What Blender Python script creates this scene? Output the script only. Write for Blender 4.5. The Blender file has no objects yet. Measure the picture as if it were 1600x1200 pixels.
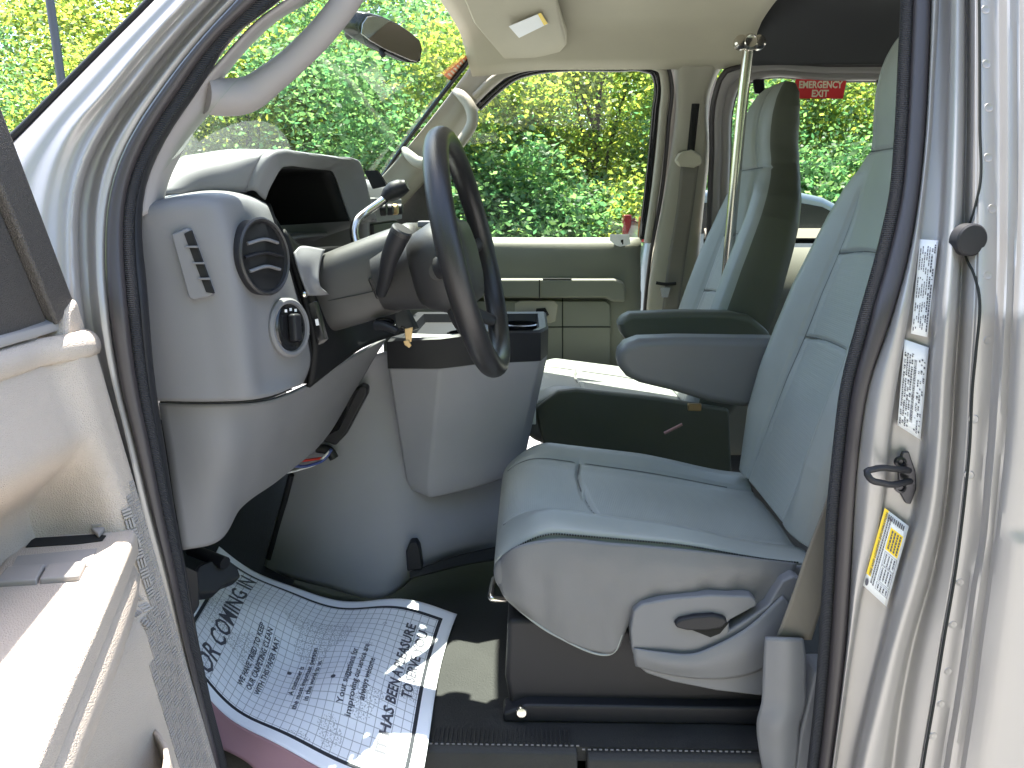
import bpy, math, random
import numpy as np
from mathutils import Vector as V, Matrix

# ------------------------------------------------------------------ camera, sky, sun, exposure
scene = bpy.context.scene
F, H = 1200.0, 1.6
PITCH, YAW = math.radians(13.2), math.radians(1.2)
cd = bpy.data.cameras.new('camera'); cam = bpy.data.objects.new('camera', cd)
scene.collection.objects.link(cam); scene.camera = cam
cd.sensor_width = 36; cd.lens = 36 * F / 1600; cd.clip_start = 0.02; cd.clip_end = 500
cam.location = (0, 0, H); cam.rotation_euler = (math.pi / 2 - PITCH, 0, YAW)

SUN = V((-0.13, 0.27, 0.95)).normalized()          # direction towards the sun
world = bpy.data.worlds.new('World'); scene.world = world; world.use_nodes = True
wn = world.node_tree.nodes; wl = world.node_tree.links
sky = wn.new('ShaderNodeTexSky'); sky.sky_type = 'NISHITA'; sky.sun_disc = False
sky.sun_elevation = math.asin(SUN.z); sky.sun_rotation = math.atan2(SUN.x, SUN.y)
sky.dust_density = 2.0
wl.new(sky.outputs[0], wn['Background'].inputs[0]); wn['Background'].inputs[1].default_value = 0.15
sd = bpy.data.lights.new('sun', 'SUN'); sd.energy = 5.0; sd.angle = math.radians(0.5); sd.color = (1, .95, .86)
so = bpy.data.objects.new('sun', sd); scene.collection.objects.link(so)
so.rotation_euler = SUN.to_track_quat('Z', 'Y').to_euler(); so.location = (0, 0, 20)
scene.view_settings.view_transform = 'Standard'; scene.view_settings.look = 'None'
scene.view_settings.gamma = 1; scene.view_settings.exposure = 2.3
scene.cycles.max_bounces = 10; scene.cycles.diffuse_bounces = 6; scene.cycles.transparent_max_bounces = 24
scene.cycles.use_denoising = True
scene.cycles.sample_clamp_indirect = 8

# ------------------------------------------------------------------ photo pixel -> point helpers
_cy, _sy, _cp, _sp = math.cos(YAW), math.sin(YAW), math.cos(PITCH), math.sin(PITCH)
def ray(px, py):
    a = (px - 800) / F; b = -(py - 600) / F
    return V((-_sy * _cp + a * _cy - b * _sy * _sp, _cy * _cp + a * _sy + b * _cy * _sp, -_sp + b * _cp))
def A(px, py, y):                                   # on the vertical plane Y = y (y = distance across the van)
    d = ray(px, py); t = y / d.y
    return V((d.x * t, y, H + d.z * t))
def AZ(px, py, z):
    d = ray(px, py); t = (z - H) / d.z
    return V((d.x * t, d.y * t, z))
def Ys(z): return 1.10 + max(0, z - 1.45) * .31     # driver-side body surface (tumblehome above the belt)
def Yp(z): return 4.06 - Ys(z)                      # passenger-side body surface
def S(px, py, off=0):
    y = 1.1
    for _ in range(8): y = Ys(A(px, py, y).z) + off
    return A(px, py, y)
def SP(px, py, off=0):
    y = 2.9
    for _ in range(8): y = Yp(A(px, py, y).z) + off
    return A(px, py, y)

# ------------------------------------------------------------------ materials
M = {}
def mat(name, col, rough=.5, metal=0, spec=.5, coat=0, bump=None, vary=0, sheen=0):
    m = bpy.data.materials.new(name); m.use_nodes = True; M[name] = m
    nt = m.node_tree; b = nt.nodes['Principled BSDF']
    b.inputs['Base Color'].default_value = (*col, 1); b.inputs['Roughness'].default_value = rough
    b.inputs['Metallic'].default_value = metal; b.inputs['Specular IOR Level'].default_value = spec
    b.inputs['Coat Weight'].default_value = coat
    tc = nt.nodes.new('ShaderNodeTexCoord')
    if vary:
        n = nt.nodes.new('ShaderNodeTexNoise'); n.inputs['Scale'].default_value = 9; n.inputs['Detail'].default_value = 8
        nt.links.new(tc.outputs['Object'], n.inputs['Vector'])
        r = nt.nodes.new('ShaderNodeMapRange'); r.inputs[1].default_value = .3; r.inputs[2].default_value = .7
        r.inputs[3].default_value = 1 - vary; r.inputs[4].default_value = 1 + vary
        nt.links.new(n.outputs[0], r.inputs[0])
        mx = nt.nodes.new('ShaderNodeMix'); mx.data_type = 'RGBA'; mx.blend_type = 'MULTIPLY'; mx.inputs[0].default_value = 1
        mx.inputs[6].default_value = (*col, 1); nt.links.new(r.outputs[0], mx.inputs[7])
        nt.links.new(mx.outputs[2], b.inputs['Base Color'])
        r2 = nt.nodes.new('ShaderNodeMapRange'); r2.inputs[3].default_value = rough - .06; r2.inputs[4].default_value = rough + .1
        nt.links.new(n.outputs[0], r2.inputs[0]); nt.links.new(r2.outputs[0], b.inputs['Roughness'])
    if bump:
        kind, scale, strength, dist = bump
        if kind == 'noise':
            t = nt.nodes.new('ShaderNodeTexNoise'); t.inputs['Detail'].default_value = 3
        elif kind == 'vor':
            t = nt.nodes.new('ShaderNodeTexVoronoi'); t.feature = 'DISTANCE_TO_EDGE'
        elif kind == 'dots':
            t = nt.nodes.new('ShaderNodeTexVoronoi'); t.feature = 'F1'; t.inputs['Randomness'].default_value = 0
        elif kind == 'wave':
            t = nt.nodes.new('ShaderNodeTexWave'); t.bands_direction = 'Z'
        t.inputs['Scale'].default_value = scale
        nt.links.new(tc.outputs['Object'], t.inputs['Vector'])
        bp = nt.nodes.new('ShaderNodeBump'); bp.inputs['Strength'].default_value = strength; bp.inputs['Distance'].default_value = dist
        nt.links.new(t.outputs[0], bp.inputs['Height'])
        if kind == 'vor':
            mr = nt.nodes.new('ShaderNodeMapRange'); mr.inputs[2].default_value = .35
            nt.links.new(t.outputs[0], mr.inputs[0]); nt.links.new(mr.outputs[0], bp.inputs['Height'])
        nt.links.new(bp.outputs[0], b.inputs['Normal'])
    return m
mat('leather', (0.240, 0.256, 0.242), .42, bump=('noise', 420, .25, .0012), vary=.05)
mat('leather_perf', (0.256, 0.272, 0.256), .5, bump=('dots', 260, .5, .0015), vary=.05)
mat('leather_dark_and_shade', (0.070, 0.075, 0.058), .5, bump=('noise', 420, .25, .0012), vary=.05)  # dark leather; on the backrest sides its tone stands in for shadow
mat('leather_shaded', (0.120, 0.122, 0.127), .45, bump=('noise', 420, .25, .0012), vary=.06)  # seat leather darkened for cushion sides and skirt, shade put into the colour
mat('armrest_grey', (0.125, 0.128, 0.130), .45, bump=('noise', 420, .2, .001), vary=.03)
mat('seam_grey', (.085, .09, .088), .6)
mat('seam', (.03, .032, .031), .95, spec=.05)
mat('dash_grey', (0.155, 0.154, 0.162), .55, bump=('noise', 900, .25, .0006), vary=.03)
mat('shell_grey', (0.140, 0.143, 0.152), .5, bump=('noise', 900, .2, .0006), vary=.03)
mat('cover_grey', (.270, .268, .295), .6, bump=('noise', 700, .25, .0008), vary=.04)
mat('column_grey', (0.050, 0.048, 0.047), .5, bump=('noise', 900, .25, .0006))
mat('cluster_black', (.008, .008, .009), .6, spec=.2)
mat('dash_dark', (0.024, 0.023, 0.024), .5, bump=('noise', 900, .3, .0006))
mat('black_plastic', (.016, .016, .019), .5, spec=.3, bump=('noise', 800, .2, .0005))
mat('gloss_black', (.01, .01, .011), .12)
mat('void', (.006, .006, .006), .9)
mat('wheel_leather', (0.016, 0.015, 0.016), .36, bump=('noise', 500, .45, .001))
mat('beige', (0.400, 0.370, 0.285), .7, bump=('noise', 600, .3, .0008), vary=.03)
mat('beige_trim', (0.310, 0.290, 0.235), .55, bump=('noise', 800, .2, .0006), vary=.03)
mat('green_trim', (0.155, 0.158, 0.125), .55, bump=('noise', 800, .2, .0006), vary=.03)
mat('pillar_trim', (0.250, 0.232, 0.230), .6, bump=('noise', 800, .2, .0006), vary=.02)
mat('door_trim', (0.470, 0.405, 0.345), .5, bump=('vor', 330, .6, .0013), vary=.03)
mat('door_smooth', (0.300, 0.280, 0.265), .5, bump=('noise', 600, .25, .0007), vary=.02)
mat('sail', (.06, .054, .05), .45, bump=('vor', 330, .6, .0012))
mat('dark_liner', (.035, .036, .04), .85, bump=('noise', 500, .5, .001))
mat('rubber', (.042, .036, .038), .42, bump=('noise', 300, .15, .001))
mat('bead', (.02, .021, .024), .55, bump=('wave', 110, 1.0, .003))
mat('vinyl', (0.024, 0.024, 0.023), .55, spec=.3, bump=('noise', 260, .5, .0015), vary=.2)
mat('carpet', (.012, .013, .015), .95, bump=('noise', 400, .9, .003))
mat('paint', (.345, .330, .320), .46, metal=.5, coat=.25, bump=('noise', 1800, .03, .0004), vary=.02)
mat('chrome', (0.620, 0.585, 0.530), .2, metal=1)
mat('steel_dark', (.05, .05, .055), .3, metal=.8)
mat('belt', (0.150, 0.135, 0.110), .75, bump=('dots', 500, .7, .001))
mat('paper', (0.500, 0.500, 0.550), .8)
mat('white', (.78, .78, .78), .6)
mat('label_white', (.70, .72, .75), .45)
mat('label_print', (.07, .07, .09), .6)
mat('yellow', (.82, .58, .02), .5)
mat('red', (.72, .012, .02), .45)
mat('cream_ink', (.85, .72, .55), .6)
mat('orange', (.85, .28, .12), .5)
mat('pink', (.36, .20, .21), .8)
mat('wire_red', (.6, .05, .04), .4); mat('wire_blue', (.06, .09, .28), .4); mat('wire_white', (.75, .75, .75), .4)
mat('brass', (.42, .30, .15), .35, metal=.8)
mat('mirror', (.35, .33, .32), .03, metal=1)
mat('asphalt', (0.300, 0.292, 0.285), .9, bump=('noise', 120, .6, .006), vary=.15)
mat('grass', (.06, .10, .025), .95, bump=('noise', 30, .8, .03), vary=.3)
mat('bark', (.06, .045, .032), .95, bump=('noise', 25, .9, .03), vary=.3)
mat('car_paint', (0.160, 0.190, 0.200), .3, metal=.5, coat=.6)
mat('lamp_red', (0.160, 0.006, 0.009), .25)
mat('tyre', (.02, .02, .02), .8)
mat('pole_grey', (.05, .055, .065), .5)

def glass(name, tint, gl, fac, d0=.01, d1=.04):
    m = bpy.data.materials.new(name); m.use_nodes = True; M[name] = m
    nt = m.node_tree; nt.nodes.remove(nt.nodes['Principled BSDF'])
    t = nt.nodes.new('ShaderNodeBsdfTransparent'); t.inputs[0].default_value = (*tint, 1)
    g = nt.nodes.new('ShaderNodeBsdfGlossy'); g.inputs[1].default_value = .02; g.inputs[0].default_value = (gl, gl, gl, 1)
    lw = nt.nodes.new('ShaderNodeLayerWeight'); lw.inputs[0].default_value = .5
    fr = nt.nodes.new('ShaderNodeMath'); fr.operation = 'POWER'; fr.inputs[1].default_value = 4; nt.links.new(lw.outputs['Facing'], fr.inputs[0])
    mu = nt.nodes.new('ShaderNodeMath'); mu.operation = 'MULTIPLY_ADD'; mu.inputs[1].default_value = .6 * fac; mu.inputs[2].default_value = .05 * fac
    mx = nt.nodes.new('ShaderNodeMixShader')
    nt.links.new(fr.outputs[0], mu.inputs[0]); nt.links.new(mu.outputs[0], mx.inputs[0])
    nt.links.new(t.outputs[0], mx.inputs[1]); nt.links.new(g.outputs[0], mx.inputs[2])
    d = nt.nodes.new('ShaderNodeBsdfDiffuse'); d.inputs[0].default_value = (.6, .66, .58, 1)
    m2 = nt.nodes.new('ShaderNodeMixShader')                     # pale film mixed in as haze and faint reflections on the glass
    n = nt.nodes.new('ShaderNodeTexNoise'); n.inputs['Scale'].default_value = 3
    tc = nt.nodes.new('ShaderNodeTexCoord'); nt.links.new(tc.outputs['Object'], n.inputs['Vector'])
    mr = nt.nodes.new('ShaderNodeMapRange'); mr.inputs[1].default_value = .35; mr.inputs[2].default_value = .7
    mr.inputs[3].default_value = d0; mr.inputs[4].default_value = d1
    nt.links.new(n.outputs[0], mr.inputs[0]); nt.links.new(mr.outputs[0], m2.inputs[0])
    nt.links.new(mx.outputs[0], m2.inputs[1]); nt.links.new(d.outputs[0], m2.inputs[2])
    nt.links.new(m2.outputs[0], nt.nodes['Material Output'].inputs[0])
glass('glass', (.90, .96, .90), 1, .35)
glass('windscreen_glass', (.88, .97, .90), 1, .5, .03, .07)

def leafmat(name, c0, c1, t0, t1):
    m = bpy.data.materials.new(name); m.use_nodes = True; M[name] = m
    nt = m.node_tree; nt.nodes.remove(nt.nodes['Principled BSDF'])
    g = nt.nodes.new('ShaderNodeNewGeometry')
    def ramp(a, b):
        r = nt.nodes.new('ShaderNodeValToRGB'); r.color_ramp.elements[0].color = (*a, 1); r.color_ramp.elements[1].color = (*b, 1)
        nt.links.new(g.outputs['Random Per Island'], r.inputs[0]); return r
    d = nt.nodes.new('ShaderNodeBsdfPrincipled'); d.inputs['Roughness'].default_value = .5
    nt.links.new(ramp(c0, c1).outputs[0], d.inputs['Base Color'])
    t = nt.nodes.new('ShaderNodeBsdfTranslucent'); nt.links.new(ramp(t0, t1).outputs[0], t.inputs[0])
    a = nt.nodes.new('ShaderNodeMixShader'); a.inputs[0].default_value = .6
    nt.links.new(d.outputs[0], a.inputs[1]); nt.links.new(t.outputs[0], a.inputs[2])
    nt.links.new(a.outputs[0], nt.nodes['Material Output'].inputs[0])
leafmat('leaf', (.055, .11, .03), (.13, .17, .04), (.15, .32, .06), (.70, .72, .11))
leafmat('leaf_dark', (.045, .11, .055), (.11, .17, .07), (.09, .28, .11), (.30, .50, .15))

# ------------------------------------------------------------------ mesh helpers
col = scene.collection
WORLD = {}                                          # world matrix of every parent
def wm(o): return WORLD.get(o.name, Matrix.Identity(4))
def setp(o, parent):
    if parent is not None:
        o.parent = parent; o.matrix_parent_inverse = wm(parent).inverted()
def empty(name, loc, label=None, cat=None, parent=None, group=None):
    o = bpy.data.objects.new(name, None); col.objects.link(o); o.empty_display_size = .05
    setp(o, parent); o.location = loc; WORLD[o.name] = Matrix.Translation(loc)
    tag(o, label, cat, group); return o
def tag(o, label=None, cat=None, group=None, kind=None):
    if label: o['label'] = label
    if cat: o['category'] = cat
    if group: o['group'] = group
    if kind: o['kind'] = kind
    return o
def mk(name, verts, faces, m, parent=None, smooth=True, bevel=0, solid=0, sub=0, label=None, angle=40, mats=None, midx=None, seg=3):
    me = bpy.data.meshes.new(name); me.from_pydata([tuple(v) for v in verts], [], faces)
    for x in (mats or [m]): me.materials.append(M[x])
    if midx is not None: me.polygons.foreach_set('material_index', midx)
    if smooth:
        me.polygons.foreach_set('use_smooth', [True] * len(me.polygons))
        if angle: me.set_sharp_from_angle(angle=math.radians(angle))
    me.update()
    o = bpy.data.objects.new(name, me); col.objects.link(o); setp(o, parent)
    if solid:
        s = o.modifiers.new('solid', 'SOLIDIFY'); s.thickness = solid; s.offset = -1
    if sub:
        s = o.modifiers.new('sub', 'SUBSURF'); s.levels = sub; s.render_levels = sub
    if bevel:
        b = o.modifiers.new('bevel', 'BEVEL'); b.width = bevel; b.segments = seg; b.limit_method = 'ANGLE'; b.angle_limit = math.radians(35)
        w = o.modifiers.new('wn', 'WEIGHTED_NORMAL'); w.keep_sharp = False
    if label: o['label'] = label
    return o
def cr(pts, n):                                     # Catmull-Rom through pts, n samples, even by chord length
    P = [V(p) for p in pts]
    if len(P) == 2: return [P[0].lerp(P[1], i / (n - 1)) for i in range(n)]
    d = [0]
    for i in range(1, len(P)): d.append(d[-1] + max((P[i] - P[i - 1]).length, 1e-6))
    out = []; k = 0
    for i in range(n):
        s = d[-1] * i / (n - 1)
        while k < len(P) - 2 and s > d[k + 1]: k += 1
        t = (s - d[k]) / (d[k + 1] - d[k])
        p1, p2 = P[k], P[k + 1]; p0 = P[k - 1] if k else p1 * 2 - p2; p3 = P[k + 2] if k + 2 < len(P) else p2 * 2 - p1
        h = d[k + 1] - d[k]
        h0 = (d[k] - d[k - 1]) if k else h; h2 = (d[k + 2] - d[k + 1]) if k + 2 < len(P) else h
        m1 = ((p2 - p1) / h * h0 + (p1 - p0) / h0 * h) / (h + h0) * h
        m2 = ((p3 - p2) / h2 * h + (p2 - p1) / h * h2) / (h + h2) * h
        t2, t3 = t * t, t * t * t
        out.append(p1 * (2*t3 - 3*t2 + 1) + m1 * (t3 - 2*t2 + t) + p2 * (-2*t3 + 3*t2) + m2 * (t3 - t2))
    return out
def gridfaces(nr, nc, wrap=False):
    f = []
    for i in range(nr - 1):
        for j in range(nc if wrap else nc - 1):
            k = (j + 1) % nc
            f.append((i * nc + j, i * nc + k, (i + 1) * nc + k, (i + 1) * nc + j))
    return f
def patch(name, rows, m, parent=None, nu=24, nv=24, solid=.004, label=None, lin=False, angle=40):
    R = [cr(r, nu) for r in rows]
    cols = []
    for j in range(nu):
        c = [R[i][j] for i in range(len(R))]
        if lin:
            seg = max(2, nv // (len(R) - 1)); q = []
            for i in range(len(c) - 1): q += [c[i].lerp(c[i + 1], t / seg) for t in range(seg)]
            c = q + [c[-1]]
        else: c = cr(c, nv)
        cols.append(c)
    n2 = len(cols[0])
    verts = [cols[j][i] for i in range(n2) for j in range(nu)]
    return mk(name, verts, gridfaces(n2, nu), m, parent, solid=solid, label=label, angle=angle)
def prism(name, pts, vec, m, parent=None, bevel=.004, label=None, smooth=True, seg=3):
    n = len(pts); vec = V(vec); P = [V(p) for p in pts]
    nrm = sum(((P[i] - P[0]).cross(P[(i + 1) % n] - P[0]) for i in range(n)), V())
    if nrm.dot(vec) > 0: P.reverse()
    verts = P + [p + vec for p in P]
    faces = [tuple(range(n)), tuple(range(2 * n - 1, n - 1, -1))] + [(i, i + n, (i + 1) % n + n, (i + 1) % n)  for i in range(n)]
    return mk(name, verts, faces, m, parent, bevel=bevel, label=label, smooth=smooth, seg=seg)
def bxv(c, ax, ay, az):
    c, ax, ay, az = V(c), V(ax), V(ay), V(az)
    if ax.cross(ay).dot(az) < 0: ax = -ax
    v = [c + ax * i + ay * j + az * k for k in (-1, 1) for j in (-1, 1) for i in (-1, 1)]
    return v, [(0, 2, 3, 1), (4, 5, 7, 6), (0, 1, 5, 4), (2, 6, 7, 3), (0, 4, 6, 2), (1, 3, 7, 5)]
def box(name, c, half, m, parent=None, bevel=.004, axes=None, label=None):
    ax = axes or (V((1, 0, 0)), V((0, 1, 0)), V((0, 0, 1)))
    v, f = bxv(c, V(ax[0]) * half[0], V(ax[1]) * half[1], V(ax[2]) * half[2])
    return mk(name, v, f, m, parent, bevel=bevel, label=label)
def boxes(name, lst, m, parent=None, bevel=0, label=None):
    vs, fs = [], []
    for c, ax, ay, az in lst:
        v, f = bxv(c, ax, ay, az); k = len(vs); vs += v; fs += [tuple(i + k for i in q) for q in f]
    return mk(name, vs, fs, m, parent, smooth=False, bevel=bevel, label=label)
def frames(path):
    T = [(path[min(i + 1, len(path) - 1)] - path[max(i - 1, 0)]).normalized() for i in range(len(path))]
    n = T[0].cross(V((.13, .2, .97)))
    if n.length < .1: n = T[0].cross(V((1, 0, 0)))
    n.normalize(); out = []
    for t in T:
        n = (n - t * n.dot(t)).normalized(); out.append((t, n, t.cross(n)))
    return out
def tube(name, pts, r, m, parent=None, n=None, sides=12, flat=1.0, label=None, up=None):
    path = cr(pts, n or max(8, len(pts) * 6)) if len(pts) > 2 or n else [V(p) for p in pts]
    fr = frames(path); N = len(path)
    if not isinstance(r, (list, tuple)): r = [r]
    rr = [np.interp(i / (N - 1), np.linspace(0, 1, len(r)), r) if len(r) > 1 else r[0] for i in range(N)]
    verts = []
    for p, (t, a, b), q in zip(path, fr, rr):
        if up is not None:
            b = V(up); b = (b - t * b.dot(t)).normalized(); a = b.cross(t)
        for k in range(sides):
            w = 2 * math.pi * k / sides
            verts.append(p + a * math.cos(w) * q + b * math.sin(w) * q * flat)
    f = gridfaces(N, sides, True) + [tuple(range(sides - 1, -1, -1)), tuple(range((N - 1) * sides, N * sides))]
    return mk(name, verts, f, m, parent, label=label, angle=50)
def loftloops(name, loops, m, parent=None, label=None, angle=40, mats=None, midx=None, bevel=0):
    n = len(loops[0]); verts = [p for l in loops for p in l]
    f = gridfaces(len(loops), n, True) + [tuple(range(n - 1, -1, -1)), tuple(range((len(loops) - 1) * n, len(loops) * n))]
    if midx is not None: midx = midx + [0, 0]
    return mk(name, verts, f, m, parent, label=label, angle=angle, mats=mats, midx=midx, bevel=bevel)
def ring(name, c, axis, prof, m, parent=None, n=40, sx=1, label=None, up=(0, 0, 1)):
    """lathe: prof list of (radius, height along axis); sx squeezes the across direction"""
    axis = V(axis).normalized(); u = V(up); u = (u - axis * u.dot(axis)).normalized(); w = axis.cross(u)
    loops = []
    for r, h in prof:
        loops.append([V(c) + axis * h + u * r * math.cos(2*math.pi*k/n) + w * r * sx * math.sin(2*math.pi*k/n) for k in range(n)])
    verts = [p for l in loops for p in l]; f = gridfaces(len(loops), n, True)
    f = [q[::-1] for q in f]
    if prof[0][0] > 0: f.append(tuple(range(n)))
    if prof[-1][0] > 0: f.append(tuple(range(len(loops) * n - 1, (len(loops) - 1) * n - 1, -1)))
    o = mk(name, verts, f, m, parent, label=label, angle=35)
    bm_fix(o); return o
def bm_fix(o):
    import bmesh
    b = bmesh.new(); b.from_mesh(o.data); bmesh.ops.remove_doubles(b, verts=b.verts, dist=1e-6)
    bmesh.ops.recalc_face_normals(b, faces=b.faces); b.to_mesh(o.data); b.free()
def text_mesh(body, size, align='LEFT', bold=0):
    c = bpy.data.curves.new('t', 'FONT'); c.body = body; c.size = size; c.align_x = align; c.offset = bold; c.resolution_u = 2
    o = bpy.data.objects.new('t', c); col.objects.link(o)
    dg = bpy.context.evaluated_depsgraph_get(); me = bpy.data.meshes.new_from_object(o.evaluated_get(dg))
    v = [x.co.copy() for x in me.vertices]; f = [tuple(p.vertices) for p in me.polygons]
    bpy.data.objects.remove(o); bpy.data.curves.remove(c); bpy.data.meshes.remove(me)
    return v, f
def texts(name, items, fn, m, parent):
    """items: (body, size, x, y, align, bold) laid out in a page; fn maps page xy to a point in the scene"""
    vs, fs = [], []
    for body, size, x, y, al, bold in items:
        v, f = text_mesh(body, size, al, bold); k = len(vs)
        vs += [fn(p.x + x, p.y + y) for p in v]; fs += [tuple(i + k for i in q) for q in f]
    return tag(mk(name, vs, fs, m, parent, smooth=False), kind='stuff')
def smooth(a, b, x):
    t = min(1, max(0, (x - a) / (b - a))); return t * t * (3 - 2 * t)
rnd = random.Random(4)
from mathutils.bvhtree import BVHTree
def picker(o):
    t = BVHTree.FromPolygons([v.co for v in o.data.vertices], [tuple(p.vertices) for p in o.data.polygons])
    def f(px, py, lift=0):                          # where the sight line through a photo pixel meets this surface
        d = ray(px, py).normalized(); h, n, _, _ = t.ray_cast(V((0, 0, H)), d)
        if h is None: h, n, _, _ = t.find_nearest(A(px, py, 1.35))
        if n.dot(d) > 0: n = -n
        return h + n * lift, n
    return f

# ------------------------------------------------------------------ ground and what stands on it
def plane(name, x0, x1, y0, y1, z, m):
    o = mk(name, [(x0, y0, z), (x1, y0, z), (x1, y1, z), (x0, y1, z)], [(0, 1, 2, 3)], m, smooth=False)
    return tag(o, kind='structure')
plane('ground', -150, 150, -150, 150, -.004, 'grass')
plane('parking_lot', -40, 40, -30, 10.2, 0, 'asphalt')

# ------------------------------------------------------------------ the van
VANLOC = V((1.3, 2.03, 0))
van = empty('van', VANLOC, 'silver passenger van with its front door open, grey leather seats and beige headliner inside', 'van')

# ---- body outside the door opening : rear door post
def colm(pts, off, n=60, fn=S): return [fn(x, y, off) for x, y in [(p.x, p.y) for p in cr([V((a, b, 0)) for a, b in pts], n)]]
bead_b = [(1418, -60), (1417, 0), (1413, 100), (1407, 220), (1400, 300), (1378, 400), (1350, 500), (1324, 600), (1311, 700), (1301, 800), (1295, 900), (1289, 1000), (1281, 1100), (1270, 1200), (1260, 1290)]
f1 = [(1456, -60), (1455, 0), (1452, 100), (1445, 220), (1437, 300), (1420, 400), (1392, 500), (1358, 600), (1342, 700), (1334, 800), (1329, 900), (1323, 1000), (1312, 1100), (1299, 1200), (1288, 1290)]
g1 = [(1470, -60), (1468, 0), (1462, 100), (1455, 220), (1446, 300), (1434, 400), (1419, 500), (1403, 600), (1392, 680), (1385, 760), (1375, 820), (1352, 900), (1334, 1000), (1320, 1100), (1306, 1200), (1294, 1290)]
g2 = [(1483, -60), (1482, 0), (1480, 100), (1476, 220), (1470, 340), (1462, 450), (1452, 560), (1445, 680), (1436, 760), (1425, 820), (1403, 900), (1378, 1000), (1352, 1100), (1330, 1200), (1316, 1290)]
g3 = [(1496, -60), (1496, 0), (1494, 200), (1490, 340), (1481, 480), (1472, 600), (1466, 700), (1455, 800), (1430, 900), (1400, 1000), (1375, 1100), (1350, 1200), (1338, 1290)]
g4 = [(1511, -60), (1511, 0), (1510, 200), (1508, 300), (1500, 480), (1492, 600), (1486, 700), (1476, 800), (1456, 900), (1428, 1000), (1408, 1100), (1395, 1200), (1385, 1290)]
g5 = [(1524, -60), (1524, 0), (1525, 200), (1525, 300), (1524, 450), (1515, 600), (1510, 700), (1500, 800), (1487, 900), (1470, 1000), (1454, 1100), (1437, 1200), (1425, 1290)]
g6 = [(1566, -60), (1566, 0), (1567, 200), (1566, 400), (1556, 600), (1542, 750), (1536, 850), (1524, 900), (1510, 1000), (1495, 1100), (1478, 1200), (1468, 1290)]
g7 = [(1604, -60), (1603, 0), (1600, 300), (1590, 500), (1578, 700), (1565, 800), (1552, 900), (1538, 1000), (1525, 1100), (1508, 1200), (1497, 1290)]
g8 = [(1900, y) for y in range(-60, 1291, 150)]
def mid(a, b, t=.5):
    pa = cr([V((x, y, 0)) for x, y in a], 40); pb = cr([V((x, y, 0)) for x, y in b], 40)
    return [(p.lerp(q, t).x, p.lerp(q, t).y) for p, q in zip(pa, pb)]
post_cols = [colm(f1, .036), colm(mid(f1, g1, .5), .014), colm(mid(f1, g1, .93), .018), colm(g1, .036), colm(mid(g1, g2, .5), .032), colm(mid(g1, g2, .9), .026), colm(mid(g2, g3, .4), -.004),
             colm(g3, -.018), colm(mid(g3, g4, .6), -.010), colm(g4, .012), colm(mid(g4, g5, .5), -.010), colm(g5, -.022)]
post = patch('door_post', post_cols, 'paint', van, nu=90, nv=90, solid=.003, label='silver painted rear door post with sunken label shelf')
fl_cols = [colm(g5, -.0205), colm(mid(g5, g6, .12), -.026), colm(mid(g5, g6, .5), -.027), colm(mid(g5, g6, .85), -.027), colm(g6, -.036), colm(mid(g6, g7, .25), -.048), colm(mid(g6, g7, .7), -.046), colm(g7, -.058), colm(mid(g7, g8, .05), -.066), colm(mid(g7, g8, .25), -.068), colm(g8, -.066)]
flange = patch('body_side', fl_cols, 'paint', van, nu=170, nv=70, solid=.003, label='silver side panel with spot welds beside the door post')
seam_pts = [(1524, -60), (1525, 0), (1526, 200), (1526, 290), (1514, 340), (1502, 376), (1505, 402), (1518, 430), (1524, 455), (1520, 550), (1515, 600), (1510, 700), (1500, 800), (1487, 900), (1470, 1000), (1454, 1100), (1437, 1200), (1425, 1290)]
zc_ = S(1600, 832, -.066).z
g7p = sorted((S(x, y, -.058).z, S(x, y, -.058).x) for x, y in g7)
def gx_(z): return float(np.interp(z, [p[0] for p in g7p], [p[1] for p in g7p]))
for v_ in flange.data.vertices:                      # pressed crease in the outer skin
    k_ = smooth(0, .02, v_.co.x - gx_(v_.co.z))
    v_.co.y -= .007 * smooth(zc_ + .004, zc_ - .012, v_.co.z) * k_
fk0, fk1 = picker(flange), picker(post)
def fk(px, py, lift=0):
    a_, b_ = fk0(px, py, lift), fk1(px, py, lift); d_ = ray(px, py).normalized(); o_ = V((0, 0, H))
    ok_ = [q_ for q_ in (a_, b_) if ((q_[0] - o_) - d_ * (q_[0] - o_).dot(d_)).length < .006]
    return min(ok_ or [a_], key=lambda q_: (q_[0] - o_).length)
tube('panel_seam', [fk(p.x + 5, p.y, .0004)[0] for p in cr([V((a, b, 0)) for a, b in seam_pts], 90)], .0019, 'seam', flange, n=180, sides=8)
for x, y in [(1540, 15), (1541, 100), (1545, 168), (1544, 246), (1550, 326), (1543, 430), (1543, 532), (1521, 655), (1514, 742), (1500, 910), (1489, 976), (1481, 1049), (1470, 1100), (1458, 1150)]:
    c, nn_ = fk(x, y, 0)
    ring('spot_weld', c, nn_, [(.0070, -.001), (.0060, .0006), (.0035, .0002), (0, -.0006)], 'paint', flange, n=20)
c = fk(1528, 376, .012)[0]
ring('rubber_plug', c, (0.1, -1, 0), [(.0225, -.014), (.0225, .003), (.020, .0055), (.012, .0062), (0, .0064)], 'black_plastic', flange, n=36, label='round black rubber plug in the silver body side')
# the rubber flap and the ribbed bead of the door seal
fb = [(x + 7, y) for x, y in bead_b]
patch('seal_flap', [colm(fb, .05), colm(mid(fb, f1, .3), .036), colm(mid(fb, f1, .7), .030), colm(mid(fb, f1, .93), .030), colm(f1, .036)], 'rubber', van, nu=60, nv=16, solid=.004, label='smooth dark rubber seal along the rear door post')
tube('seal_bead', [S(x, y, .052) for x, y in bead_b], .0095, 'bead', van, n=90, sides=12, label='ribbed black edge bead beside the driver backrest')
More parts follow.
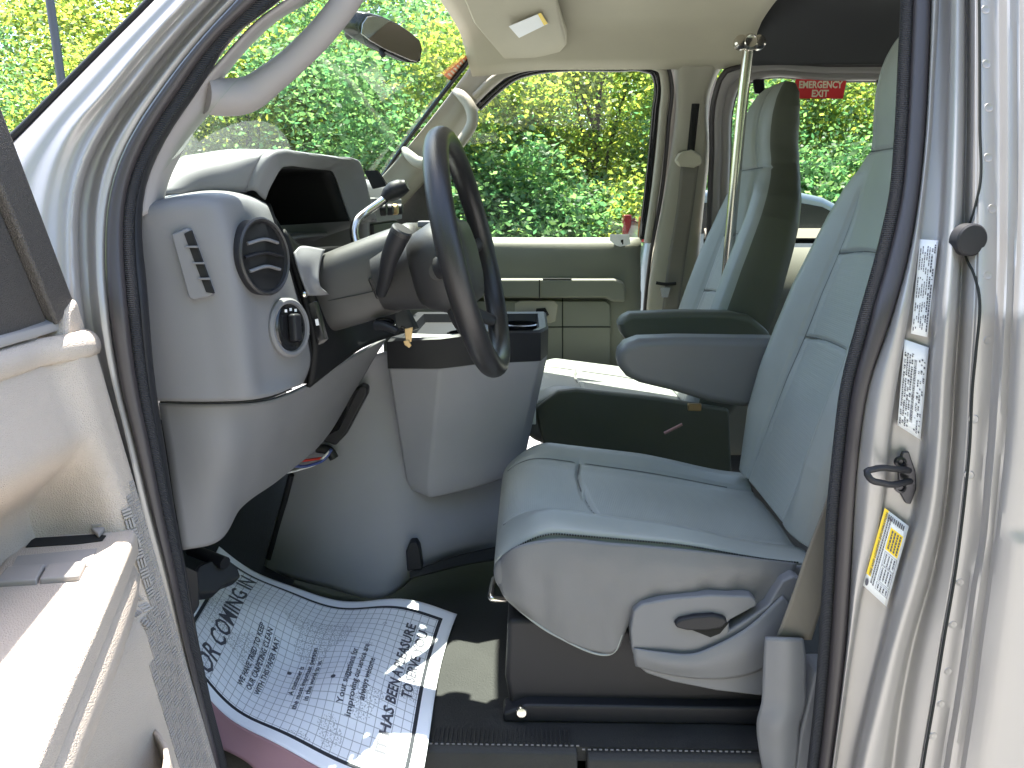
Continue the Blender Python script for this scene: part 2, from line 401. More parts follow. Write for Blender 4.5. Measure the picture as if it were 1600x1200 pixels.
# latch striker on the post
st = empty('door_striker', S(1410, 745, .03), 'black steel door striker loop bolted to the door post', None, van)
P = [S(1401, 722, .026), S(1408, 704, .026), S(1417, 703, .026), S(1428, 735, .024), S(1429, 762, .024), S(1420, 786, .025), S(1412, 784, .027), S(1402, 765, .027)]
prism('striker_plate', P, (0, -.007, 0), 'steel_dark', st, bevel=.002)
tube('striker_loop', [S(1420, 735, .012), S(1400, 733, -.02), S(1366, 733, -.045), S(1354, 738, -.052), S(1358, 746, -.055), S(1380, 755, -.045), S(1422, 752, .012)], .0048, 'black_plastic', st, n=44)
for x, y in ((1407, 722), (1407, 762)):
    ring('bolt', S(x, y, .018), (0, -1, 0), [(.0085, -.004), (.0085, .002), (.005, .003), (.004, 0), (0, 0)], 'steel_dark', st, n=18)
# labels on the post
def label_fn(tl, tr, br, bl, lift=-.0006):
    q = [S(x, y, o) for x, y, o in (tl, tr, br, bl)]
    nrm = (q[1] - q[0]).cross(q[3] - q[0]).normalized()
    if nrm.y > 0: nrm = -nrm
    def fn(u, v, h=0):
        return q[0].lerp(q[1], u).lerp(q[3].lerp(q[2], u), v) + nrm * (h * 2.2 - lift)
    return fn
def label(name, fn, m, parent, lab, n=6):
    vs = [fn(i / n, j / n) for j in range(n + 1) for i in range(n + 1)]
    return mk(name, vs, gridfaces(n + 1, n + 1), m, parent, solid=.0005, label=lab)
def quad(fn, u0, v0, u1, v1, h): return [fn(u0, v0, h), fn(u1, v0, h), fn(u1, v1, h), fn(u0, v1, h)]
def quads(name, qs, m, parent, lab=None):
    vs, fs = [], []
    for q in qs: k = len(vs); vs += q; fs.append((k, k + 1, k + 2, k + 3))
    return mk(name, vs, fs, m, parent, smooth=False, label=lab)
LP = -.004
fa = label_fn((1437, 374, .028 + LP), (1466, 376, .021 + LP), (1449, 527, .024 + LP), (1423, 521, .030 + LP))
la = label('warning_label', fa, 'label_white', post, 'narrow pale label with dense sideways print, upper one on the post')
qs = []
r2 = random.Random(2)
for k in range(7):
    u = .08 + k * .125; v = .04 + r2.random() * .06
    while v < .93:
        w = .008 + r2.random() * .03
        if r2.random() < .86: qs.append(quad(fa, u, v, u + .05 + (.03 if k in (5, 6) else 0), min(.97, v + w), .0008))
        v += w + .007 + (r2.random() < .06) * .07
quads('print', qs, 'label_print', la)
fb2 = label_fn((1413, 530, .030 + LP), (1451, 543, .024 + LP), (1438, 687, .026 + LP), (1402, 664, .032 + LP))
lb = label('certification_label', fb2, 'label_white', post, 'pale green tinted label with bar code on the door post')
qs = []
for k in range(9):
    if k in (4, 5): continue
    u = .05 + k * .10; v = .10 + r2.random() * .08
    while v < .95:
        w = .006 + r2.random() * .018
        if r2.random() < (.8 if k < 4 else .5): qs.append(quad(fb2, u, v, u + .045 + r2.random() * .03, min(.97, v + w), .0008))
        v += w + .008
v = .18
while v < .88:
    w = .003 + r2.random() * .008; qs.append(quad(fb2, .46, v, .57, v + w, .0008)); v += w + .004 + r2.random() * .006
quads('print', qs, 'label_print', lb)
fc = label_fn((1382, 793, .028 + LP), (1420, 822, .020 + LP), (1385, 948, .020 + LP), (1348, 914, .028 + LP))
lc = label('tire_label', fc, 'label_white', post, 'white and yellow tire and loading label low on the post')
quads('yellow_band', [quad(fc, .0, .0, .17, .84, .0005), quad(fc, .40, .15, .90, .42, .0005)], 'yellow', lc)
qs = []
for v0, v1 in ((.44, .60), (.61, .80), (.82, .91)):
    for u in (.42, .90): qs.append(quad(fc, u, v0, u + .012, v1, .0008))
    for v in (v0, v1): qs.append(quad(fc, .42, v, .912, v + .004, .0008))
    for k in range(4):
        u = .48 + k * .11; v = v0 + .02
        while v < v1 - .02: w = .006 + r2.random() * .02; qs.append(quad(fc, u, v, u + .05, min(v + w, v1), .0008)); v += w + .007
for k in range(4):
    v = .17
    while v < .40: w = .01 + r2.random() * .03; qs.append(quad(fc, .46 + k * .11, v, .52 + k * .11, min(v + w, .40), .0009)); v += w + .008
for k in range(2):
    v = .06
    while v < .9: w = .008 + r2.random() * .02; qs.append(quad(fc, .21 + k * .09, v, .26 + k * .09, v + w, .0008)); v += w + .007
for k in range(9): qs.append(quad(fc, .2 + k * .075, .03, .235 + k * .075 + r2.random() * .02, .09, .0008))
quads('print', qs, 'label_print', lc)
tv, tf = text_mesh('TIRE AND LOADING INFORMATION', 1, 'LEFT', .03); L = max(p.x for p in tv)
mk('lettering', [fc(.035 + .17 * (1 - (p.y + .1) / 1.3) * .8, .83 - p.x / L * .80, .0011) for p in tv], tf, 'label_print', lc, smooth=False)['kind'] = 'stuff'
cc = [fc(.09 + .065 * math.cos(a), .925 + .045 * math.sin(a), .0009) for a in np.linspace(0, 2 * math.pi, 25)[:-1]]
mk('tyre_symbol', cc, [tuple(range(24))], 'label_print', lc, smooth=False)

# ---- A-pillar, outside
c0 = [(290, -60), (238, 0), (180, 58), (110, 128), (45, 193), (-30, 270), (-80, 420), (-60, 700), (60, 1290)]
c2 = [(312, -60), (258, 0), (200, 60), (135, 130), (75, 200), (20, 290), (0, 420), (10, 700), (120, 1290)]
c3 = [(345, -60), (290, 0), (222, 75), (160, 150), (112, 205), (88, 260), (76, 320), (72, 420), (90, 700), (180, 1290)]
c4 = [(375, -60), (318, 0), (262, 60), (205, 130), (158, 195), (132, 245), (116, 300), (112, 400), (120, 500), (160, 700), (270, 1290)]
c5 = [(395, -60), (336, 0), (276, 65), (220, 135), (172, 200), (145, 250), (130, 300), (126, 400), (135, 500), (180, 700), (290, 1290)]
c6 = [(415, -60), (352, 0), (292, 65), (236, 135), (192, 195), (165, 245), (150, 300), (145, 400), (152, 500), (196, 700), (300, 1290)]
c7 = [(430, -60), (370, 0), (306, 70), (252, 140), (212, 200), (187, 250), (172, 300), (164, 400), (171, 500), (187, 600), (212, 700), (236, 800), (262, 900), (285, 1000), (309, 1100), (333, 1200), (350, 1290)]
ap = patch('front_pillar', [colm(c0, .045), colm(mid(c0, c2, .5), .0), colm(c2, -.018), colm(mid(c2, c3, .5), -.018), colm(c3, -.024), colm(mid(c3, c4, .5), -.012), colm(c4, -.016), colm(mid(c4, c5, .7), -.002), colm(c5, .014), colm(mid(c5, c6, .5), .020), colm(c6, .012), colm(mid(c6, c7, .4), -.004), colm(c7, .004)], 'paint', van, nu=60, nv=80, solid=.003, label='silver curved front door pillar beside the windscreen')
tube('pillar_moulding', [S(x - 3, y, .03) for x, y in c0[:7]], .006, 'black_plastic', van, n=40, label='thin dark moulding along the windscreen pillar')
c8 = [(505, -60), (440, 0), (370, 55), (308, 145), (270, 200), (243, 250), (226, 300), (222, 350), (230, 450), (243, 600), (258, 700), (272, 790), (290, 900), (306, 1000), (330, 1100), (356, 1200), (372, 1290)]
cb = mid(c7, c8, .62)
patch('seal_flap', [colm(c7, .010), colm(mid(c7, c8, .1), -.002), colm(mid(c7, c8, .35), .004), colm(mid(c7, c8, .55), .022)], 'rubber', van, nu=60, nv=14, solid=.004, label='brown black rubber seal along the front pillar')
tube('seal_bead', [S(x, y, .022) for x, y in cb], .0085, 'bead', van, n=100, sides=12, label='ribbed black bead of the front pillar seal')
patch('seal_inner', [colm(mid(c7, c8, .66), .030), colm(mid(c7, c8, .8), .026), colm(mid(c7, c8, .95), .036), colm(c8, .046)], 'black_plastic', van, nu=60, nv=12, solid=.004, label='dark inner lip of the front pillar seal')
# inner pillar trim and its grab handle
t0 = [(520, -60), (452, 0), (400, 40), (350, 95), (302, 150), (266, 200), (240, 250), (224, 300), (220, 340)]
t1 = [(560, -60), (490, 0), (438, 30), (380, 85), (346, 130), (332, 172), (305, 205), (280, 248), (262, 290), (256, 318)]
ti = patch('pillar_trim', [colm(t0, .045), colm(mid(t0, t1, .5), .06), colm(t1, .115)], 'pillar_trim', van, nu=50, nv=10, solid=.006, label='pinkish grey trim inside the front pillar')
tube('grab_handle', [A(318, 148, 1.27), A(345, 152, 1.29), A(385, 148, 1.31), A(425, 122, 1.32), A(470, 84, 1.33), A(515, 36, 1.335), A(545, -5, 1.34), A(575, -70, 1.34)], [.029, .029, .024, .0215, .0215, .0215, .022, .022], 'pillar_trim', van, n=60, sides=20, label='grey curved grab handle on the driver side pillar')

# ---- windscreen
def WS(u, v):                                       # u across (0 driver side), v up
    c = 1 - (2 * u - 1) ** 2
    x0, x1 = -.74 - .20 * c, -.185 - .085 * c
    z = 1.40 + .69 * v
    y = (Ys(z) + .06) * (1 - u) + (Yp(z) - .06) * u
    return V((x0 + (x1 - x0) * v + .03 * math.sin(math.pi * v) * -1, y, z))
vs = [WS(i / 24, j / 12) for j in range(13) for i in range(25)]
wsg = mk('windscreen', vs, gridfaces(13, 25), 'windscreen_glass', van, label='tinted windscreen with trees beyond')
q = [A(691, 117, 2.68), A(726, 84, 2.72), A(737, 97, 2.73), A(704, 128, 2.69)]
def ontoWS(p):                                      # push a point seen through the glass onto the glass
    best = None
    d = p - V((0, 0, H))
    for i in range(121):
        for j in range(121):
            w = WS(i / 120, j / 120) - V((0, 0, H)); t = w.dot(d) / d.dot(d)
            e = (w - d * t).length
            if best is None or e < best[0]: best = (e, WS(i / 120, j / 120))
    return best[1]
Q = [ontoWS(p) + V((.004, 0, -.003)) for p in q]
st2 = mk('inspection_sticker', Q, [(0, 1, 2, 3)], 'orange', wsg, smooth=False, solid=.0006, label='small orange sticker in the windscreen corner')
def stf(u, v): return Q[0].lerp(Q[1], u).lerp(Q[3].lerp(Q[2], u), v) + V((.0012, -.0012, 0))
quads('print', [[stf(u, .2), stf(u + .07, .2), stf(u + .07, .8), stf(u, .8)] for u in (.1, .24, .38, .52, .66, .8)], 'cream_ink', st2)
tube('windscreen_seal', [WS(1, v / 10) + V((.012, -.012, -.004)) for v in range(11)] , .008, 'gloss_black', van, n=40)

# ---- roof, headliner, rear body shell
def roofpt(x, u, dz=0, inset=0):
    y0, y1 = Ys(2.08) + inset, Yp(2.08) - inset
    y = y0 + (y1 - y0) * u
    return V((x, y, 2.10 + dz + .10 * (1 - (2 * u - 1) ** 4)))
def sheet(name, f, nx, nu, m, lab=None, solid=.006, par=van):
    vs = [f(i / (nx - 1), j / (nu - 1)) for i in range(nx) for j in range(nu)]
    return mk(name, vs, gridfaces(nx, nu), m, par, solid=solid, label=lab)
sheet('roof', lambda a, u: roofpt(-.205 - .085 * (1 - (2*u-1)**2) * (1 - a) + 4.54 * a, u, .045, -.005), 12, 30, 'paint', 'silver roof of the van', .004)
def head_f(a, u):
    x = (-.19 - .085 * (1 - (2*u-1)**2)) * (1 - a) + .72 * a
    p = roofpt(x, u, -.01, .03); e = smooth(.0, .10, min(u, 1 - u)) ; p.z -= .055 * (1 - e) ; p.z -= .02 * smooth(.25, 0, a)
    return p
hl = sheet('headliner', head_f, 26, 40, 'beige', 'beige moulded headliner over the front seats', .012)
def head2(a, u):
    p = roofpt(.70 + 3.5 * a, u, .03, .03); e = smooth(.0, .13, min(u, 1 - u)); p.z -= .10 * (1 - e); return p
sheet('rear_headliner', head2, 8, 40, 'dark_liner', 'dark grey fabric headliner behind the front seats', .01)
def wall(name, x0, x1, z0, z1, side, m, off, lab=None, nz=6, solid=.004):
    fn = Ys if side == 'd' else Yp
    vs = []
    for i in range(nz):
        z = z0 + (z1 - z0) * i / (nz - 1)
        for x in (x0, x1): vs.append(V((x, fn(z) + off, z)))
    return mk(name, vs, gridfaces(nz, 2), m, van, solid=solid, label=lab)
wall('side_wall', .90, 4.33, .45, 1.46, 'd', 'paint', -.062, nz=12)
for a_, b_ in ((.90, 1.2), (2.2, 2.4), (3.5, 3.7), (4.2, 4.33)): wall('side_pillar', a_, b_, 1.46, 2.12, 'd', 'paint', -.062)
wall('side_glass', 1.2, 4.2, 1.46, 2.12, 'd', 'glass', -.045)
wall('side_wall', .66, 4.33, .45, 1.44, 'p', 'green_trim', -.0, nz=6, lab='grey green lower trim behind the passenger seat')
wall('side_wall', 2.05, 2.45, 1.44, 2.12, 'p', 'beige_trim', 0); wall('side_wall', 3.75, 4.33, 1.44, 2.12, 'p', 'beige_trim', 0)
wall('pillar_shell', .462, .64, .45, 2.12, 'p', 'paint', .018, nz=10)
box('rear_wall', (4.33, 2.03, 1.0), (.02, .95, .55), 'paint', van)
box('underbody', (1.6, 2.03, .42), (2.7, .80, .12), 'black_plastic', van)
box('hood', (-1.45, 2.03, 1.17), (.55, .78, .12), 'paint', van, bevel=.08)
for sx in (-1.15, 3.2):
    for yy in (1.18, 2.88):
        w = ring('wheel', (sx, yy, .36), (0, 1, 0), [(.19, -.10), (.34, -.11), (.36, -.09), (.36, .09), (.34, .11), (.19, .10)], 'tyre', van, n=40)
        ring('rim', (sx, yy, .36), (0, 1, 0), [(.06, -.085), (.17, -.075), (.195, -.105), (.195, .105), (.17, .075), (.06, .085)], 'chrome', w, n=30)

# ---- floor
fx0, fx1 = -.62, 4.3
mk('floor', [(fx0, 1.235, .62), (fx1, 1.235, .62), (fx1, 2.95, .62), (fx0, 2.95, .62)], [(0, 1, 2, 3)], 'vinyl', van, smooth=False, solid=.03, label='black vinyl floor of the cab')
patch('toe_board', [[(-.62, y, .62) for y in (1.12, 1.6, 2.95)], [(-.74, y, .64) for y in (1.12, 1.6, 2.95)], [(-.92, y, .80) for y in (1.12, 1.6, 2.95)], [(-1.02, y, 1.05) for y in (1.12, 1.6, 2.95)], [(-1.02, y, 1.42) for y in (1.12, 1.6, 2.95)]], 'carpet', van, nu=6, nv=24, solid=.01, label='dark carpeted footwell under the dashboard')
patch('kick_panel', [[A(246, 628, 1.175), A(262, 740, 1.175), A(285, 858, 1.175), A(310, 1000, 1.175), A(335, 1120, 1.175)], [(-.95, 1.19, 1.3), (-.95, 1.19, 1.1), (-.92, 1.19, .95), (-.86, 1.19, .8), (-.75, 1.19, .63)]], 'black_plastic', van, nu=20, nv=6, solid=.004)
# sill: a stepped edge with fine ribs, then the lower step face
sy = 1.235
prism('sill_plate', [V((-.60, sy, .621)), V((-.60, sy - .012, .615)), V((-.60, sy - .022, .59)), V((-.60, sy - .03, .50)), V((-.60, sy + .02, .50)), V((-.60, sy + .02, .615))], (.695, 0, 0), 'vinyl', van, bevel=.004, label='black front sill edge below the floor mat')
prism('sill_plate', [V((.112, sy - .008, .617)), V((.112, sy - .022, .611)), V((.112, sy - .03, .585)), V((.112, sy - .035, .50)), V((.112, sy + .02, .50)), V((.112, sy + .02, .610))], (.34, 0, 0), 'vinyl', van, bevel=.005, label='black rear sill edge under the driver seat')
boxes('sill_ribs', [((x, sy + .024, .6225), (.0014, 0, 0), (0, .020, 0), (0, 0, .0018)) for x in np.arange(-.25, .09, .0085)], 'vinyl', van)
boxes('sill_stitching', [((x, sy + .001 - (0 if x < .1 else .006), .6215 - (0 if x < .1 else .003)), (.0028, 0, 0), (0, .0008, 0), (0, 0, .0012)) for x in np.arange(-.24, .42, .0105)], 'dash_grey', van)
prism('outer_sill', [V((-.62, 1.20, .50)), V((-.62, 1.02, .46)), V((-.62, 1.00, .40)), V((-.62, 1.24, .40))], (1.14, 0, 0), 'paint', van, bevel=.01)
# seat belt wall trim near the sill

# ------------------------------------------------------------------ seats
ST = [  # z, x of the centre front, half width, thickness, bolster height
    (.985, .500, .235, .15, .010), (1.03, .515, .242, .16, .022), (1.12, .545, .252, .165, .045), (1.22, .577, .257, .165, .055), (1.314, .609, .257, .160, .058), (1.41, .636, .252, .155, .054),
    (1.499, .661, .240, .150, .046), (1.57, .678, .228, .145, .036), (1.63, .690, .202, .14, .024), (1.68, .697, .164, .135, .010), (1.715, .698, .138, .132, .003),
    (1.77, .690, .130, .136, .0), (1.83, .690, .129, .134, 0), (1.88, .700, .124, .122, 0), (1.92, .720, .112, .098, 0), (1.945, .745, .100, .06, 0), (1.955, .768, .06, .02, 0)]
def backrest(name, yc, dx, parent, lab):
    zs = [s[0] for s in ST]; NR, NA = 300, 220
    # even samples along the centre line
    arc = [0]
    for a, b in zip(ST, ST[1:]): arc.append(arc[-1] + math.hypot(b[0] - a[0], b[1] - a[1]))
    pts5 = cr([V((s[1], s[0], 0)) for s in ST], NR); aw = cr([V((s[2], s[3], s[4])) for s in ST], NR)
    zA = [arc[-1] * i / (NR - 1) for i in range(NR)]
    loops = []; midx = []
    sB, sA, sN = (np.interp(z, zs, arc) for z in (1.314, 1.499, 1.705))
    for i in range(NR):
        x, z = pts5[i].x + dx, pts5[i].y
        w, t, b = [np.interp(zA[i], arc, [s[k] for s in ST]) for k in (2, 3, 4)]
        p0, p1 = pts5[max(i - 1, 0)], pts5[min(i + 1, NR - 1)]
        tz = (p1 - p0).normalized(); n = V((-tz.y, 0, tz.x))
        if n.x > 0: n = -n
        if z > 1.70: n = (n.lerp(V((-1, 0, 0)), smooth(1.7, 1.76, z))).normalized()
        lp = []
        for k in range(NA):
            a = 2 * math.pi * k / NA; ca, sa = math.cos(a), math.sin(a)
            e1 = .55 if z < 1.66 else .62
            y = w * math.copysign(abs(ca) ** e1, ca); h = t / 2 * math.copysign(abs(sa) ** .62, sa)
            if sa > 0:
                r = abs(y) / w
                h += b * smooth(.42, .78, r) * min(1, abs(sa) ** .5 * 1.4)
                h -= .010 * (1 - r ** 2) * smooth(1.66, 1.55, z)
                g = 0
                inner = .52
                if z < 1.64: g = max(g, math.exp(-((abs(y) - w * inner) / .0035) ** 2) * smooth(1.64, 1.60, z))
                if r < inner + .02:
                    bow = .012 * (1 - (r / inner) ** 2)
                    for s0 in (sB, sA): g = max(g, math.exp(-((zA[i] - s0 - bow) / .0035) ** 2))
                g = max(g, .7 * math.exp(-((zA[i] - sN) / .0035) ** 2))
                if z > 1.70: g = max(g, .7 * math.exp(-((abs(y) - w * .62) / .003) ** 2))
                h -= .009 * g
                # quilting swell between seams
            else:
                h -= .0
            if abs(sa) < .25: h -= 0
            lp.append(V((x, yc + y, z)) + n * (h - t / 2))
            if i < NR - 1:
                r = abs(y) / w
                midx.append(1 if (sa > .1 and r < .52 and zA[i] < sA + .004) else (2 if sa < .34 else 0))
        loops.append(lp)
    o = loftloops(name, loops, 'leather', parent, label=lab, angle=None, mats=['leather', 'leather_perf', 'leather_dark_and_shade', 'seam_grey'], midx=midx)
    def near(i, y): return min((loops[i][k] for k in range(1, NA // 2)), key=lambda p: abs(p.y - yc - y))
    row = lambda s_: min(range(NR), key=lambda i: abs(zA[i] - s_))
    wid = lambda i: np.interp(zA[i], arc, [q_[2] for q_ in ST])
    for s0 in (sB, sA):
        w0 = wid(row(s0)) * .52
        tube('seam', [near(row(s0 + .012 * (1 - (y / w0) ** 2)), y) + V((-.0005, 0, .0008)) for y in np.linspace(-w0, w0, 7)], .0016, 'seam_grey', parent, n=40, sides=6)
    for sg in (-1, 1): tube('seam', [near(i, sg * wid(i) * .52) + V((-.0005, 0, .0008)) for i in range(24, row(np.interp(1.62, zs, arc)), 8)], .0014, 'seam_grey', parent, n=80, sides=6)
    tube('seam', [near(row(sN), y) + V((-.0008, 0, 0)) for y in np.linspace(-.115, .115, 13)], .0016, 'seam_grey', parent, n=30, sides=6)
    return o
def cushion(name, yc, dx, parent, lab, side_skirt=-1, zoff=0):
    NX, NA = 260, 220; loops = []; midx = []
    x0, x1 = -.062, .53
    for i in range(NX):
        q = i / (NX - 1)
        q = q ** 1.25
        x = x0 + (x1 - x0) * q
        r = .085
        h = math.sqrt(max(0.0, 1 - max(0, (x0 + r - x) / r) ** 2)); h = max(h, .02)
        h = h ** .8
        w = .262 * (.90 + .10 * h ** .6) * (1 - .03 * smooth(.35, .53, x))
        zt = 1.022 - .085 * (x - x0) / (x1 - x0); zb = .845; zm = .93
        bol = .042 * (1 - .5 * smooth(.25, .5, x)) * smooth(-.06, .06, x)
        lp = []
        for k in range(NA):
            a = 2 * math.pi * k / NA; ca, sa = math.cos(a), math.sin(a)
            y = w * math.copysign(abs(ca) ** .42, ca)
            s2 = math.copysign(abs(sa) ** .5, sa); rr = abs(y) / w
            if sa > 0:
                z = zm + h * (zt - zm) * s2 + h * bol * smooth(.45, .82, rr) * min(1, 1.5 * abs(sa) ** .5)
                z += .010 * h * (1 - min(1, rr / .6) ** 2)
                g = 0; inner = .60
                g = max(g, math.exp(-((abs(y) - w * inner) / .0035) ** 2) * smooth(-.055, -.03, x))
                if rr < inner + .02:
                    xs = .115 + .03 * (y / w) ** 2 * 2 - .012 * y / w * 2
                    g = max(g, math.exp(-((x - xs) / .004) ** 2))
                g = max(g, .3 * math.exp(-((sa - .30) / .05) ** 2) * smooth(-.05, -.02, x))
                z -= .009 * g
                if rr > .9: y -= math.copysign(.0035 * math.exp(-((sa - .30) / .05) ** 2), y)
            else:
                z = zm + h * (zm - zb) * s2
                # soft wrinkles low on the cover
                y += math.copysign(.004 * math.sin(26 * x + 3 * z * 10) * abs(sa) * h, y) if rr > .85 else 0
            lp.append(V((x + dx, yc + y, z + zoff)))
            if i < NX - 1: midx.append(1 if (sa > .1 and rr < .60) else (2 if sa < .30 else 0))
        loops.append(lp)
    o = loftloops(name, loops, 'leather', parent, label=lab, angle=None, mats=['leather', 'leather_perf', 'leather_shaded', 'seam_grey'], midx=midx)
    xsr = [l[0].x - dx for l in loops]
    row = lambda x: min(range(NX), key=lambda i: abs(xsr[i] - x))
    def near(i, y): return min((loops[i][k] for k in range(1, NA // 2)), key=lambda p: abs(p.y - yc - y))
    w0 = .262 * .60
    tube('seam', [near(row(.115 + .06 * (y / .262) ** 2 - .024 * y / .262), y) + V((0, 0, .0006)) for y in np.linspace(-w0, w0, 7)], .0017, 'seam_grey', parent, n=40, sides=6)
    for sg in (-1, 1): tube('seam', [near(i, sg * .60 * max(abs(p.y - yc) for p in loops[i])) + V((0, 0, .0006)) for i in range(14, NX - 20, 8)], .0014, 'seam_grey', parent, n=80, sides=6)
    return o
DY, PY = 1.56, 2.50
ds = empty('driver_seat', (.2, DY, .62), 'grey leather high-back seat beside the open door', None, van)
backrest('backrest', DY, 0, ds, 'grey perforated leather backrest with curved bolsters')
cushion('cushion', DY, 0, ds, 'grey leather seat cushion with stitched edge')
# stitched edge line along the near top edge
def edge_line(dy, dz, yc=DY, dx=0, s=-1):
    out = []
    for x in np.linspace(-.03, .50, 60):
        h = math.sqrt(max(0, 1 - max(0, (-.062 + .085 - x) / .085) ** 2)) ** .8
        w = .262 * (.90 + .10 * h ** .6) * (1 - .03 * smooth(.35, .53, x))
        zt = 1.022 - .085 * (x + .062) / .592
        bol = .042 * (1 - .5 * smooth(.25, .5, x)) * smooth(-.06, .06, x)
        sa = .34
        z = .93 + h * (zt - .93) * sa ** .5 + h * bol * min(1, 1.5 * sa ** .5)
        ca = math.sqrt(1 - sa * sa)
        out.append(V((x + dx, yc + s * (w * ca ** .42 + dy), z + dz)))
    return out
el = edge_line(.0008, .003)
boxes('stitching', [((a + b) / 2 and ((a + b) / 2), (b - a) * .33, V((0, .0012, 0)), V((0, 0, .0012))) for a, b in zip(cr(el, 110), cr(el, 110)[1:])], 'seam', ds)
# cover skirt hanging at the near side
def skirt_rows():
    top = [A(784, 872, 1.312), A(800, 857, 1.300), A(860, 842, 1.2975), A(960, 848, 1.2970), A(1080, 859, 1.2975), A(1245, 880, 1.303)]
    m0 = [A(780, 884, 1.308), A(800, 874, 1.296), A(860, 866, 1.2925), A(960, 872, 1.2915), A(1080, 880, 1.2925), A(1240, 892, 1.30)]
    m1 = [A(778, 903, 1.308), A(800, 908, 1.295), A(860, 920, 1.290), A(950, 930, 1.289), A(1060, 915, 1.292), A(1235, 912, 1.30)]
    m2 = [A(788, 930, 1.308), A(812, 945, 1.297), A(868, 966, 1.293), A(950, 975, 1.291), A(1000, 955, 1.294), A(1210, 938, 1.30)]
    bt = [A(797, 940, 1.312), A(822, 962, 1.302), A(866, 992, 1.295), A(962, 1016, 1.292), A(985, 965, 1.298), A(1205, 945, 1.30)]
    return [top, m0, m1, m2, bt]
sk = patch('cover_skirt', skirt_rows(), 'leather_shaded', ds, nu=60, nv=30, solid=.003, label='loose grey cover skirt hanging over the seat base')
from mathutils import noise as _nz
def crumple(o, amp, sc):
    for v in o.data.vertices: v.co.y += amp * smooth(1.0, .93, v.co.z) * _nz.noise(V((v.co.x * sc, v.co.y * sc, v.co.z * sc * .45)) + V((3, 1, 7)))
crumple(sk, .006, 20); crumple(sk, .002, 55)
tube('skirt_hem', [A(797, 940, 1.311), A(822, 962, 1.300), A(866, 992, 1.293), A(962, 1016, 1.290), A(972, 990, 1.294)], .0022, 'leather', ds, n=40, sides=8)
# side shield with recline lever
Y0 = 1.272
so_ = [A(985, 985, Y0), A(990, 955, Y0), A(1003, 944, Y0), A(1050, 935, Y0), A(1110, 930, Y0), A(1175, 932, Y0), A(1183, 940, Y0), A(1183, 947, Y0), A(1140, 970, Y0), A(1140, 985, Y0), A(1165, 970, Y0), A(1200, 946, Y0), A(1222, 908, Y0), A(1240, 900, Y0), A(1252, 905, Y0), A(1240, 1000, Y0), A(1230, 1089, Y0), A(1190, 1088, Y0), A(1120, 1080, Y0), A(1050, 1066, Y0), A(1010, 1053, Y0), A(995, 1040, Y0), A(987, 1015, Y0)]
sh = prism('side_shield', so_, (0, .035, 0), 'shell_grey', ds, bevel=.009, label='light grey plastic side shield of the driver seat', seg=4)
patch('shield_ridge', [[A(990, 1012, Y0 - .001), A(1030, 1018, Y0 - .006), A(1090, 1019, Y0 - .006), A(1112, 1010, Y0 - .006), A(1160, 985, Y0 - .006), A(1222, 930, Y0 - .003)], [A(990, 1025, Y0 - .001), A(1030, 1030, Y0 - .011), A(1095, 1032, Y0 - .011), A(1122, 1024, Y0 - .011), A(1170, 1000, Y0 - .011), A(1232, 942, Y0 - .004)], [A(993, 1040, Y0 + .001), A(1030, 1050, Y0 - .003), A(1100, 1060, Y0 - .004), A(1130, 1060, Y0 - .004), A(1180, 1050, Y0 - .004), A(1236, 1010, Y0 - .001)]], 'shell_grey', ds, nu=40, nv=14, solid=.002)
Y1 = Y0 - .012
prism('recline_lever', [A(1054, 976, Y1), A(1062, 969, Y1), A(1085, 964, Y1), A(1115, 962, Y1), A(1133, 966, Y1), A(1138, 972, Y1), A(1128, 982, Y1), A(1105, 986, Y1), A(1075, 986, Y1), A(1058, 982, Y1)], (0, .016, 0), 'black_plastic', ds, bevel=.005, label='black oval recline lever')
prism('lever_slot', [A(1080, 984, Y0 - .0015), A(1140, 972, Y0 - .0015), A(1125, 990, Y0 - .0015), A(1110, 996, Y0 - .0015)], (0, .004, 0), 'void', ds, bevel=0)
# pedestal
Y2 = 1.325
prism('seat_base', [A(793, 968, Y2), A(830, 968, Y2), A(1000, 985, Y2), A(1250, 1000, Y2), A(1240, 1150, Y2), A(800, 1120, Y2), A(789, 1060, Y2)], (0, .44, 0), 'black_plastic', ds, bevel=.012, label='black boxed base under the driver seat')
prism('seat_rail', [V((-.045, 1.30, .621)), V((.50, 1.30, .621)), V((.50, 1.30, .66)), V((.0, 1.30, .66)), V((-.045, 1.30, .64))], (0, .05, 0), 'black_plastic', ds, bevel=.006)
for x, y, r in ((815, 1112, .011), (812, 1158, .005)):
    ring('bolt', A(x, y, 1.298), (0, -1, .25), [(r, -.01), (r, .004), (r * .8, .007), (0, .008)], 'chrome', ds, n=16)
tube('slide_bar', [A(800, 935, 1.36), A(782, 937, 1.345), A(768, 934, 1.34), A(768, 925, 1.36), A(772, 905, 1.42)], .006, 'chrome', ds, n=30, label='bright metal slide bar at the front of the cushion')
